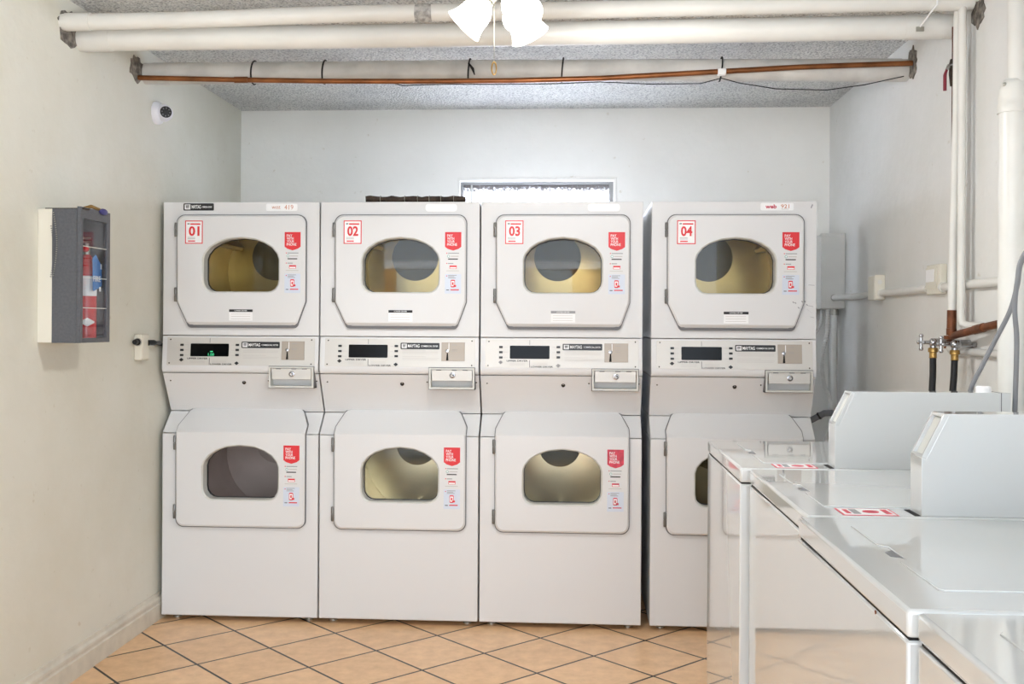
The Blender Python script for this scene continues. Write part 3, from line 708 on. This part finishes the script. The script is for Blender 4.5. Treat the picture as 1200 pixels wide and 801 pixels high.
# dirt patches wrapped on the pair, near the lamp
b = MB(); b.tube([(-.545, ya-.001, 2.343), (-.515, ya-.002, 2.342), (-.49, ya-.001, 2.343)], [.0289, .0312, .0289], M['lagging'], 18)
o = b.build('dusty_lump', bpy.data.objects['ceiling_pipe']); o.location = (1.79, -ya, -2.327); o['label'] = 'grey dusty lump of old lagging'
ycu = 4.115
cu = px_pipe('copper_pipe', [(-1.79, ycu, 2.283), (-1.35, ycu, 2.270), (-1.0, ycu, 2.262), (-.62, ycu, 2.258), (-.25, ycu, 2.258), (.1, ycu, 2.264), (.5, ycu, 2.283), (.9, ycu, 2.302), (1.325, ycu, 2.313)], .0105, M['copper'],
        'long copper pipe sagging along the back under the dusty white pipe', 12)
b = MB(); b.tube([(-1.385-LW-3.58+0, 0, 0), (-1.33-LW-3.58, 0, 0)], .013, M['copper'], 14)
b.warp(lambda x, y, z: (x+3.58, y, z-.0125)); b.build('coupling', cu)
b = MB(); b.box(.565+1.79, .598+1.79, -.014, .014, -.012, .014, M['white']); b.build('wrap', cu, bevel=.004)
for q, (x, l) in enumerate(((-1.326, 'black tie on the ceiling pipe and copper pipe, leftmost one'), (-1.03, 'black tie round the ceiling pipe between leftmost tie and the lamp'), (-.43, 'black tie with a bent loose tail, just left of the lamp pull chain'), (-.05, 'black tie round the ceiling pipe just right of the lamp'), (.587, 'black tie round the ceiling pipe above dryer 04'))):
    b = MB(); n = 20; pts = []
    zc = 2.317 - max(0, (x-.2))*.008
    for k in range(n+1):
        a = 2*PI*k/n; pts.append((x+.004*math.sin(a), yc-.0015+.0475*math.cos(a)*1.0, zc+.0475*math.sin(a)))
    b.tube(pts, .0034, M['rubber'], 6)
    if q == 2: b.tube([(x, yc-.047, zc+.02), (x+.018, yc-.052, zc-.005), (x+.026, yc-.055, zc-.03)], [.0034, .006, .002], M['rubber'], 6)
    tag(b.build('cable_tie'), l, 'cable tie', 'black ties round the back ceiling pipe')
b = MB(); b.tube([(-.75, 4.18, 2.268), (-.70, 4.16, 2.252), (-.6, 4.14, 2.25), (-.5, 4.125, 2.2475), (-.3, 4.15, 2.252), (-.1, 4.15, 2.252), (.1, 4.15, 2.258), (.3, 4.14, 2.245), (.5, 4.13, 2.243), (.58, 4.12, 2.262), (.65, 4.12, 2.242), (.8, 4.14, 2.222), (1.0, 4.15, 2.218), (1.15, 4.16, 2.24), (1.3, 4.15, 2.27)], .002, M['rubber'], 6)
tag(b.build('loose_wire'), 'thin dark wire hanging in loops beneath the copper pipe', 'wire')
b = MB(); b.tube([(1.19, ya-.032, 2.385), (1.188, ya-.034, 2.34), (1.18, ya-.006, 2.325), (1.172, yb-.046, 2.30)], .003, M['white'], 8); b.box(1.16, 1.185, yb-.05, yb-.043, 2.285, 2.30, M['dull'])
tag(b.build('pipe_strap'), 'white strap hanging over the paired pipes at their right end', 'strap')

# ------------------------------------------------------------------ ceiling lamp
HX, HY, HZ = -.20, 2.9, 2.245
t = thing('ceiling_lamp', 'three shade ceiling lamp with lit bell shaped white glass and pull chain', 'lamp', (HX, HY, CZ))
dz = HZ-CZ
b = MB(); b.lathe([(.06, 0), (.06, -.012), (.045, -.022), (.014, -.03), (.014, -.10), (.035, -.115), (.045, -.14), (.045, -.165), (.03, -.185), (.012, -.195), (.008, -.205)], (0, 0, 0), (0, 0, 1), M['dull'], 28); b.build('fitter', t)
for d in ((-.69, .0, -.72), (.42, .50, -.76), (.34, -.60, -.72)):
    d = Vector(d).normalized(); o0 = Vector((0, 0, dz))
    b = MB(); b.lathe([(.010, .02), (.010, .045), (.017, .048), (.017, .055), (.019, .057), (.019, .063), (.017, .065), (.021, .068), (.021, .078), (.016, .082)], o0, d, M['dull'], 18); so = b.build('socket_arm', t)
    b = MB(); b.lathe([(.020, .074), (.031, .084), (.041, .10), (.045, .118), (.046, .134), (.050, .150), (.058, .168), (.056, .169), (.048, .151), (.044, .134), (.043, .118), (.039, .102), (.029, .087), (.018, .078)], o0, d, M['shade'], 30); b.build('glass_shade', t, smooth=70)
    b = MB(); b.lathe([(.010, .080), (.013, .09), (.024, .11), (.027, .125), (.022, .142), (.012, .15), (.001, .152)], o0, d, M['bulb'], 18); b.build('bulb', t)
b = MB(); cx, cy = -.028, -.004
b.tube([(cx*.4, cy, dz-.02), (cx*.9, cy, dz-.03), (cx, cy, dz-.045), (cx, cy, 2.022-CZ)], .0009, M['dull'], 6)
for k in range(44): b.ball((cx, cy, 2.197-CZ-.004*k), .0016, M['dull'], 6)
ch = b.build('pull_chain', t)
b = MB(); n = 18; b.tube([(cx+.0065*math.cos(2*PI*k/n), cy, 2.003-CZ+.018*math.sin(2*PI*k/n)) for k in range(n+1)], .0022, M['brass'], 8); b.build('chain_ring', ch)

# ------------------------------------------------------------------ dome camera on the left wall
t = thing('security_camera', 'white dome security camera with black lens, high on the left wall', 'camera', (LW, 4.30, 2.176))
b = MB(); b.lathe([(.049, 0), (.049, .012), (.046, .02), (.038, .026)], (0, 0, 0), (1, 0, 0), M['camwhite'], 28); b.build('mount_base', t)
d = Vector((.55, -.83, -.06)).normalized(); c = Vector((.036, .0, 0))
b = MB(); b.ball(tuple(c), .037, M['camwhite'], 24); b.lathe([(.028, .024), (.028, .036), (.025, .0385)], c, d, M['camwhite'], 24); dm = b.build('eyeball', t, smooth=60)
b = MB(); b.lathe([(.0245, .034), (.0245, .0395), (.010, .0405), (.009, .042), (.001, .042)], c, d, M['lens'], 22)
u = d.orthogonal().normalized(); w = d.cross(u)
for k in range(8):
    a = 2*PI*k/8; b.lathe([(.003, .0395), (.003, .0412)], c+(u*math.cos(a)+w*math.sin(a))*.0165, d, M['seam'], 8)
b.build('lens', dm)

# ------------------------------------------------------------------ extinguisher cabinet and extinguisher
y0, y1, z0, z1 = 3.335, 3.552, 1.21, 1.658
t = thing('extinguisher_cabinet', 'dark grey wall cabinet with glass door and bead chain, mounted on left wall', 'cabinet', (LW, (y0+y1)/2, z0))
o = Vector((LW, (y0+y1)/2, z0))
def loc(b): b.warp(lambda x, y, z: (x-o.x, y-o.y, z-o.z)); return b
b = MB(); b.box(LW, LW+.050, y0-.001, y1, z0, z1, M['boxwhite']); loc(b).build('backing_board', t, bevel=.002)
b = MB(); g = M['boxgrey']
b.box(LW+.050, LW+.135, y0, y0+.006, z0, z1, g); b.box(LW+.050, LW+.135, y1-.006, y1, z0, z1, g); b.box(LW+.050, LW+.135, y0+.006, y1-.006, z0, z0+.006, g); b.box(LW+.050, LW+.135, y0+.006, y1-.006, z1-.006, z1, g); b.box(LW+.050, LW+.054, y0+.006, y1-.006, z0+.006, z1-.006, g)
loc(b).build('housing', t)
dx = LW+.136; b = MB()
for q in ((y0-.002, y0+.018, z0, z1+.008), (y1-.02, y1+.002, z0, z1+.008), (y0+.018, y1-.02, z0, z0+.016), (y0+.018, y1-.02, z1-.03, z1+.008)): b.box(dx, dx+.012, q[0], q[1], q[2], q[3], g)
dr = loc(b).build('door', t, bevel=.0015)
b = MB(); b.box(dx+.004, dx+.007, y0+.014, y1-.016, z0+.012, z1-.026, M['cglass']); loc(b).build('door_glass', dr)
for zz in (1.535, 1.43, 1.327):
    b = MB(); b.box(dx+.003, dx+.009, y0+.018, y1-.02, zz, zz+.0025, M['ring']); loc(b).build('glazing_bar', dr)
b = MB(); pts = []
for k in range(26):
    s = k/25; pts.append((LW+.048+.009*math.sin(PI*s), y0-.004, 1.60-.165*s-.004*math.sin(8*s)))
for p in pts: b.ball(p, .0028, M['seam'], 6)
for k in range(30):
    s = k/29; b.ball((LW+.056+.012*math.sin(PI*s), y0-.004, 1.435+.21*s), .0027, M['dull'], 6)
loc(b).build('bead_chain', t)
b = MB(); b.box(LW+.02, LW+.155, y0+.01, y0+.05, z1, z1+.004, M['iron']); b.tube([(LW+.13, y0+.06, z1+.008), (LW+.14, y0+.09, z1+.018), (LW+.145, y0+.14, z1+.012)], .006, M['brass'], 8)
loc(b).build('hasp', t)
b = MB(); b.ball((LW+.152, y1-.06, z1+.006), .026, M['navy'], 14, sx=.35, sy=1.1, sz=.45); loc(b).build('seal_tag', t)
ex, ey = LW+.088, 3.500
e = thing('fire_extinguisher', 'red fire extinguisher with blue tag, inside the grey wall cabinet', 'fire extinguisher', (ex, ey, z0+.006))
b = MB(); b.lathe([(.030, 0), (.034, .004), (.034, .255), (.030, .275), (.018, .292), (.013, .298), (.013, .31)], (0, 0, 0), (0, 0, 1), M['extred'], 26); b.build('cylinder', e)
b = MB(); L = []
for zz in (.155, .225): L.append([(.0346*math.cos(a), .0346*math.sin(a), zz) for a in [(-2.6+2.9*k/18) for k in range(19)]])
vs = L[0]+L[1]; b.add(vs, [(k, k+1, 20+k, 19+k) for k in range(18)], M['white']); b.build('paper_label', e)
b = MB(); A = [-1.75+1.5*k/8 for k in range(9)]; hh_ = [.002+.013*(1-abs(2*k/8-1)) for k in range(9)]
b.add([(.0346*math.cos(a), .0346*math.sin(a), .064-h) for a, h in zip(A, hh_)] + [(.0346*math.cos(a), .0346*math.sin(a), .064+h) for a, h in zip(A, hh_)], [(k, k+1, 10+k, 9+k) for k in range(8)], M['white']); b.build('maker_mark', e)
b = MB(); b.lathe([(.014, .30), (.014, .325), (.008, .328), (.008, .345)], (0, 0, 0), (0, 0, 1), M['dull'], 14); b.ball((.006, -.02, .318), .012, M['extred'], 12); b.build('valve', e)
b = MB(); b.prism([(-.055, .335), (-.05, .342), (.02, .350), (.02, .342)], 'yz', -.008, .008, M['dull']); b.prism([(-.05, .352), (-.05, .358), (.02, .362), (.02, .354)], 'yz', -.008, .008, M['dull']); b.build('lever', e)
b = MB(); P = rounded([(-.03, .17), (.036, .19), (.034, .26), (-.01, .30), (-.034, .285)], .006, 3)
b.prism(P, 'yz', .0375, .0385, M['blue'])
b.box(.0385, .0392, .024, .034, .25, .268, M['white']); b.box(.0385, .0392, .016, .028, .172, .188, M['white'])
b.text('FIRE', -.030, .026, .205, .225, 0, M['white'], .02, frame=((.0385, 0, 0), (0, 1, 0), (0, 0, 1), (1, 0, 0)))
o2 = b.build('service_tag', e, smooth=0); o2['label'] = 'blue tag lettered FIRE'

# ------------------------------------------------------------------ outlet on the left wall
t = thing('outlet_box', 'cream surface mounted outlet box on the left wall beside dryer 01', 'outlet', (LW, 4.132, 1.178))
b = MB(); b.box(0, .032, -.038, .038, -.053, .053, M['cream']); b.build('box', t, bevel=.004)
b = MB(); b.lathe([(.014, 0), (.014, .006), (.010, .010), (.010, .03)], (.016, -.038, .022), (0, -1, 0), M['black'], 16); b.lathe([(.017, 0), (.017, .003)], (.016, -.038, .022), (0, -1, 0), M['dull'], 16); b.build('knockout', t)
b = MB(); b.box(.031, .034, -.030, .028, -.046, .046, M['cream']); b.build('cover_plate', t, bevel=.001)
b = MB(); b.lathe([(.012, 0), (.012, .03), (.008, .04)], (.034, -.012, .018), (.5, 1, 0), M['black'], 14); b.tube([(.045, .015, .018), (.052, .06, .018), (.036, .105, .016), (.011, .14, .012), (.0095, .25, .0), (.0095, .40, -.04)], .007, M['black'], 10)
b.warp(lambda x, y, z: (x+LW, y+4.165, z+1.178)); tag(b.build('plug_cord'), 'black plug and cord running from the outlet box behind dryer 01', 'cord')

# ------------------------------------------------------------------ electrical panel, conduits and boxes on the right wall
t = thing('electrical_panel', 'tall pale metal electrical box on the right wall beside dryer 04', 'electrical box', (1.268, 5.115, 1.366))
b = MB(); b.box(-.057, .057, 0, .30, 0, .365, M['panelgrey']); b.build('enclosure', t, bevel=.004)
b = MB(); b.box(-.060, .0565, -.006, .0, .004, .358, M['panelgrey']); b.box(-.060, .0565, -.008, .02, .352, .369, M['panelgrey']); cov = b.build('cover', t, bevel=.002)
b = MB(); b.lathe([(.016, 0), (.016, .012), (.012, .016)], (.003, -.006, .054), (0, -1, 0), M['dull'], 14); b.build('conduit_fitting', t)
zc = 1.421
t = px_pipe('conduit', [(1.271, 5.10, 1.42), (1.272, 5.06, 1.42), (1.282, 5.01, 1.42), (1.302, 4.95, 1.42), (1.309, 4.90, 1.42), (1.309, 4.57, zc)], .0145, M['pipe'], 'white conduit bending out of the electrical box towards the first junction box', 14)
px_pipe('conduit', [(1.309, 4.455, zc), (1.309, 3.885, zc)], .0145, M['pipe'], 'white conduit between the two small junction boxes on right wall', 14)
px_pipe('conduit', [(1.309, 3.725, zc), (1.309, 3.19, zc), (1.318, 3.15, zc)], .0145, M['pipe'], 'white conduit passing behind the white water pipes to the drain pipe', 14)
px_pipe('conduit', [(1.294, 5.195, 1.367), (1.294, 5.195, .0)], .0165, M['pipe'], 'straight white conduit running down from the electrical box', 14, [((1.294, 5.195, 1.366), (1.294, 5.195, 1.335), .021, M['dull'])])
def flex(pts, r, label):
    P = [Vector(p) for p in pts]; dense = []
    for i in range(len(P)-1):
        p0 = P[max(i-1, 0)]; p1 = P[i]; p2 = P[i+1]; p3 = P[min(i+2, len(P)-1)]; n = max(4, int((p2-p1).length/.006))
        for k in range(n):
            s = k/n; dense.append(.5*((2*p1)+(p2-p0)*s+(2*p0-5*p1+4*p2-p3)*s*s+(3*p1-p0-3*p2+p3)*s**3))
    dense.append(P[-1]); b = MB(); b.tube([tuple(p) for p in dense], [r*(1.0 if k % 2 else .86) for k in range(len(dense))], M['panelgrey'], 10)
    tag(b.build('flexible_conduit', smooth=20), label, 'conduit')
flex([(1.255, 5.16, 1.372), (1.25, 5.155, 1.25), (1.225, 5.15, 1.12), (1.235, 5.15, 1.0), (1.262, 5.15, .93), (1.262, 5.12, .80), (1.2, 5.15, .6)], .011, 'ribbed flexible conduit curving down from the electrical box')
flex([(1.246, 5.25, 1.372), (1.24, 5.25, 1.29), (1.20, 5.26, 1.23), (1.12, 5.27, 1.20), (1.06, 5.28, 1.19)], .009, 'ribbed flexible conduit turning behind dryer 04')
b = MB(); b.tube([(1.0, 4.99, .80), (1.08, 4.99, .80), (1.19, 4.95, .868), (1.225, 4.93, .872)], .015, M['cord'], 14); b.tube([(1.165, 4.962, .852), (1.172, 4.959, .857)], .018, M['black'], 14)
tag(b.build('drain_hose'), 'grey hose end poking out beside the base of dryer 04', 'hose')
def jbox(ya_, yb_, x0, z0, z1, label, lab):
    t = thing('junction_box', label, 'junction box', (RW, (ya_+yb_)/2, z0))
    b = MB(); b.box(x0-RW, 0, ya_-(ya_+yb_)/2, yb_-(ya_+yb_)/2, 0, z1-z0, M['cream']); b.build('box', t, bevel=.003)
    w = (yb_-ya_)/2
    if lab:
        b = MB(); b.box(x0-RW-.004, x0-RW, -w+.03, w-.002, .02, z1-z0-.01, M['cream']); b.build('cover_plate', t, bevel=.001)
        b = MB(); b.box(x0-RW-.006, x0-RW-.004, -w+.05, w-.01, .045, .09, M['white']); b.build('paper_tag', t)
    else:
        b = MB(); b.box(x0-RW+.002, -.001, -w-.005, -w, .004, z1-z0+.003, M['cream']); b.lathe([(.010, 0), (.010, .002)], ((x0-RW)/2, -w-.005, .075), (0, -1, 0), M['panelgrey'], 14); b.build('cover_plate', t, bevel=.001)
    b = MB(); b.lathe([(.018, 0), (.018, .015)], (1.309-RW, -w-.015, 1.421-z0), (0, 1, 0), M['pipe'], 14); b.build('conduit_fitting', t)
jbox(4.467, 4.562, 1.280, 1.394, 1.497, 'square cream junction box on right wall nearer the electrical box', False)
jbox(3.736, 3.877, 1.300, 1.398, 1.505, 'cream junction box with paper tag beside the white water pipes', True)

# water risers
t = px_pipe('water_pipe', [(1.279, 3.52, 2.36), (1.277, 3.52, 2.0), (1.268, 3.52, 1.6), (1.264, 3.52, 1.332)], .0140, M['pipe'], 'white painted water pipe leaning slightly, its bare copper lower end rusty', 16,
            [((1.264, 3.52, 1.336), (1.263, 3.52, 1.275), .0152, M['rust']), ((1.263, 3.52, 1.275), (1.263, 3.52, 1.252), .0165, M['rust'])])
t = px_pipe('water_pipe', [(1.325, 3.455, 2.362), (1.30, 3.475, 2.362), (1.286, 3.482, 2.355), (1.280, 3.483, 2.335), (1.280, 3.483, 1.31), (1.284, 3.478, 1.292), (1.296, 3.462, 1.284), (1.309, 3.435, 1.282), (1.310, 3.26, 1.282)], .0128, M['pipe'], 'straight white water pipe with a bend at the ceiling and another at its foot', 16)
t = px_pipe('copper_riser', [(1.287, 3.579, 2.30), (1.287, 3.579, 1.26)], .0065, M['rust_d'], 'thin rusty copper pipe rising behind the white water pipes', 12)
q = Vector((1.287, 3.579, 2.30))
b = MB(); b.tube([(0, 0, -.11), (0, 0, -.125), (0, 0, -.16), (0, 0, -.20)], [.012, .015, .016, .012], M['iron'], 14); b.tube([(0, 0, -.14), (-.022, 0, -.132)], .007, M['dull'], 10); vb = b.build('valve_body', t)
b = MB(); b.tube([(-.024, -.008, -.142), (-.030, -.008, -.158), (-.032, -.008, -.166), (-.032, -.008, -.218)], [.004, .005, .0058, .0058], M['redgrip'], 10); b.build('lever_handle', t)
b = MB(); b.tube([(-.006, -.008, -.130), (-.018, -.010, -.132), (-.027, -.009, -.148)], .005, M['chrome'], 10); b.build('handle_nut', t)
px_pipe('copper_branch', [(1.263, 3.52, 1.258), (1.264, 3.505, 1.250), (1.267, 3.47, 1.256), (1.275, 3.25, 1.282), (1.302, 3.17, 1.296)], .0125, M['rust'], 'rusty copper branch pipe sloping from the white riser to wall hole', 14,
        [((1.2715, 3.345, 1.2708), (1.274, 3.275, 1.279), .0145, M['rust'])])
px_pipe('supply_pipe', [(1.293, 3.635, 1.245), (1.293, 3.635, 1.215), (1.297, 3.62, 1.202), (1.310, 3.58, 1.198), (1.311, 3.18, 1.196)], .0125, M['pipe_d'], 'lowest dirty white horizontal water pipe above the washers', 14,
        [((1.293, 3.635, 1.25), (1.293, 3.635, 1.206), .0145, M['rust'])])
def faucet(x, y, z, xh, label):
    t = thing('water_faucet', label, 'faucet', (x, y, z)); X = RW-x
    b = MB(); b.tube([(xh-x+.012, 0, 0), (xh-x+.05, 0, 0), (0.0, 0, 0), (X-.0, .0, .0)], [.006, .008, .012, .009], M['chrome'], 14); b.ball((0, 0, 0), .015, M['chrome'], 14); b.lathe([(.013, -.02), (.013, .0)], (xh-x+.06, 0, 0), (1, 0, 0), M['chrome'], 8)
    b.lathe([(.010, 0), (.010, .022)], (0, 0, 0), (0, 0, -1), M['chrome'], 12); b.build('body', t)
    b = MB(); hx = xh-x
    b.tube([(hx, 0, -.022), (hx, 0, .022)], [.0055, .0055], M['chrome'], 10); b.tube([(hx, -.022, 0), (hx, .022, 0)], .0045, M['chrome'], 10)
    for s in (-1, 1): b.ball((hx, 0, .022*s), .0075, M['chrome'], 10); b.ball((hx, .022*s, 0), .0075, M['chrome'], 10)
    b.tube([(hx, 0, 0), (hx+.016, 0, 0)], .005, M['chrome'], 10); b.build('cross_handle', t)
    b = MB(); b.lathe([(.014, .018), (.016, .022), (.016, .032), (.012, .034), (.012, .050), (.014, .052)], (0, 0, 0), (0, 0, -1), M['brass'], 12); b.build('hose_nut', t)
faucet(1.203, 3.52, 1.228, 1.164, 'chrome faucet with cross handle, left of the pair above far washer')
faucet(1.256, 3.47, 1.222, 1.212, 'chrome faucet beside the rusty pipe elbow, right of the pair')
b = MB(); b.tube([(1.203, 3.52, 1.188), (1.203, 3.52, 1.12), (1.198, 3.515, 1.05), (1.2, 3.51, .9), (1.2, 3.5, .5), (1.19, 3.48, .012)], .0108, M['rubber'], 12); tag(b.build('water_hose'), 'black water hose hanging from the left chrome faucet', 'hose')
b = MB(); b.tube([(1.256, 3.47, 1.182), (1.254, 3.47, 1.12), (1.247, 3.465, 1.05), (1.25, 3.46, .9), (1.25, 3.42, .5), (1.23, 3.40, .012)], .0108, M['rubber'], 12); tag(b.build('water_hose'), 'black water hose hanging from the right chrome faucet', 'hose')

# drain stack
t = thing('drain_pipe', 'thick white drain pipe with bell shaped reducer at the right edge of frame', 'pipe', (1.276, 3.084, 0))
b = MB(); b.lathe([(.036, 0), (.036, 1.92)], (0, 0, 0), (0, 0, 1), M['pipe'], 26); b.build('lower_pipe', t, smooth=60)
b = MB(); b.lathe([(.036, 1.905), (.0405, 1.905), (.0410, 1.930), (.0385, 1.933), (.0385, 1.95), (.036, 1.972), (.031, 1.99), (.024, 2.002), (.01, 2.005)], (0, 0, 0), (0, 0, 1), M['pipe'], 26); b.build('reducer', t, smooth=60)
b = MB(); b.lathe([(.0235, 1.98), (.0235, CZ)], (.010, 0, 0), (0, 0, 1), M['pipe'], 22); b.build('upper_pipe', t, smooth=60)
b = MB(); b.ball((-.028, -.016, 1.986), .006, M['dull'], 10); b.build('cleanout_screw', t)

# washer power cords
def spl(pts, n=10):
    P = [Vector(p) for p in pts]; out = []
    for i in range(len(P)-1):
        p0 = P[max(i-1, 0)]; p1 = P[i]; p2 = P[i+1]; p3 = P[min(i+2, len(P)-1)]
        for k in range(n):
            s = k/n; out.append(tuple(.5*((2*p1)+(p2-p0)*s+(2*p0-5*p1+4*p2-p3)*s*s+(3*p1-p0-3*p2+p3)*s**3)))
    out.append(tuple(P[-1])); return out
b = MB(); b.tube(spl([(1.32, 2.60, 1.66), (1.25, 2.72, 1.56), (1.184, 2.78, 1.467), (1.166, 2.78, 1.389), (1.147, 2.78, 1.321), (1.105, 2.78, 1.235), (1.075, 2.78, 1.174), (1.049, 2.785, 1.110), (1.06, 2.80, 1.04), (1.12, 2.81, .95), (1.14, 2.81, .85), (1.14, 2.81, .5)]), .0062, M['cord'], 10)
tag(b.build('power_cord'), 'grey power cord slanting down to the far washer, left strand', 'cord')
b = MB(); b.tube(spl([(1.32, 2.57, 1.66), (1.22, 2.68, 1.55), (1.158, 2.72, 1.468), (1.141, 2.72, 1.397), (1.135, 2.72, 1.329), (1.140, 2.72, 1.26), (1.140, 2.72, 1.195), (1.137, 2.72, 1.074), (1.135, 2.72, .9), (1.135, 2.72, .5)]), .0062, M['cord'], 10)
tag(b.build('power_cord'), 'grey power cord hanging straight in front of the drain pipe, right strand', 'cord')

# ------------------------------------------------------------------ light
for d in ((-.69, .0, -.72), (.42, .50, -.76), (.34, -.60, -.72)):       # one bulb shining out of each bell
    d = Vector(d).normalized(); l = bpy.data.lights.new('lamp_light', 'SPOT'); l.energy = 11.5; l.color = (.98, .99, 1); l.shadow_soft_size = .045
    l.spot_size = math.radians(164); l.spot_blend = .55
    o = bpy.data.objects.new('lamp_light', l); COL.objects.link(o); o.location = Vector((HX, HY, HZ)) + d*.185
    o.rotation_mode = 'QUATERNION'; o.rotation_quaternion = d.to_track_quat('-Z', 'Y')
w = bpy.data.worlds.new('daylight'); SC.world = w; w.use_nodes = True
nt = w.node_tree; N, L = nt.nodes, nt.links; bg = N['Background']
tc = N.new('ShaderNodeTexCoord'); sp = N.new('ShaderNodeSeparateXYZ'); L.new(tc.outputs['Generated'], sp.inputs[0])
r = N.new('ShaderNodeValToRGB'); mr = N.new('ShaderNodeMapRange'); mr.inputs['From Min'].default_value = -1; mr.inputs['From Max'].default_value = 1
L.new(sp.outputs['Y'], mr.inputs['Value']); L.new(mr.outputs[0], r.inputs['Fac'])
r.color_ramp.elements[0].position = .3; r.color_ramp.elements[0].color = (.88, 1.0, 1.13, 1)
r.color_ramp.elements[1].position = .75; r.color_ramp.elements[1].color = (2.7, 2.9, 3.3, 1)
L.new(r.outputs['Color'], bg.inputs['Color']); bg.inputs['Strength'].default_value = 2.35

# ------------------------------------------------------------------ camera
cd = bpy.data.cameras.new('camera'); cam = bpy.data.objects.new('camera', cd); COL.objects.link(cam)
cd.sensor_fit = 'HORIZONTAL'; cd.sensor_width = 36; cd.lens = 36*1204/1200; cd.shift_y = -20.5/1200; cd.clip_start = .02
cam.location = (0, 0, 1.28)
cam.rotation_mode = 'QUATERNION'
cam.rotation_quaternion = (Matrix.Rotation(math.radians(3.42), 3, 'Z') @ Matrix.Rotation(math.radians(90), 3, 'X') @ Matrix.Rotation(math.radians(.32), 3, 'Z')).to_quaternion()
SC.camera = cam
vs = SC.view_settings; vs.view_transform = 'Standard'; vs.look = 'None'; vs.exposure = 1.17; vs.gamma = 1; vs.use_curve_mapping = False
SC.cycles.max_bounces = 10; SC.cycles.diffuse_bounces = 6; SC.cycles.transparent_max_bounces = 12; SC.cycles.sample_clamp_indirect = 6
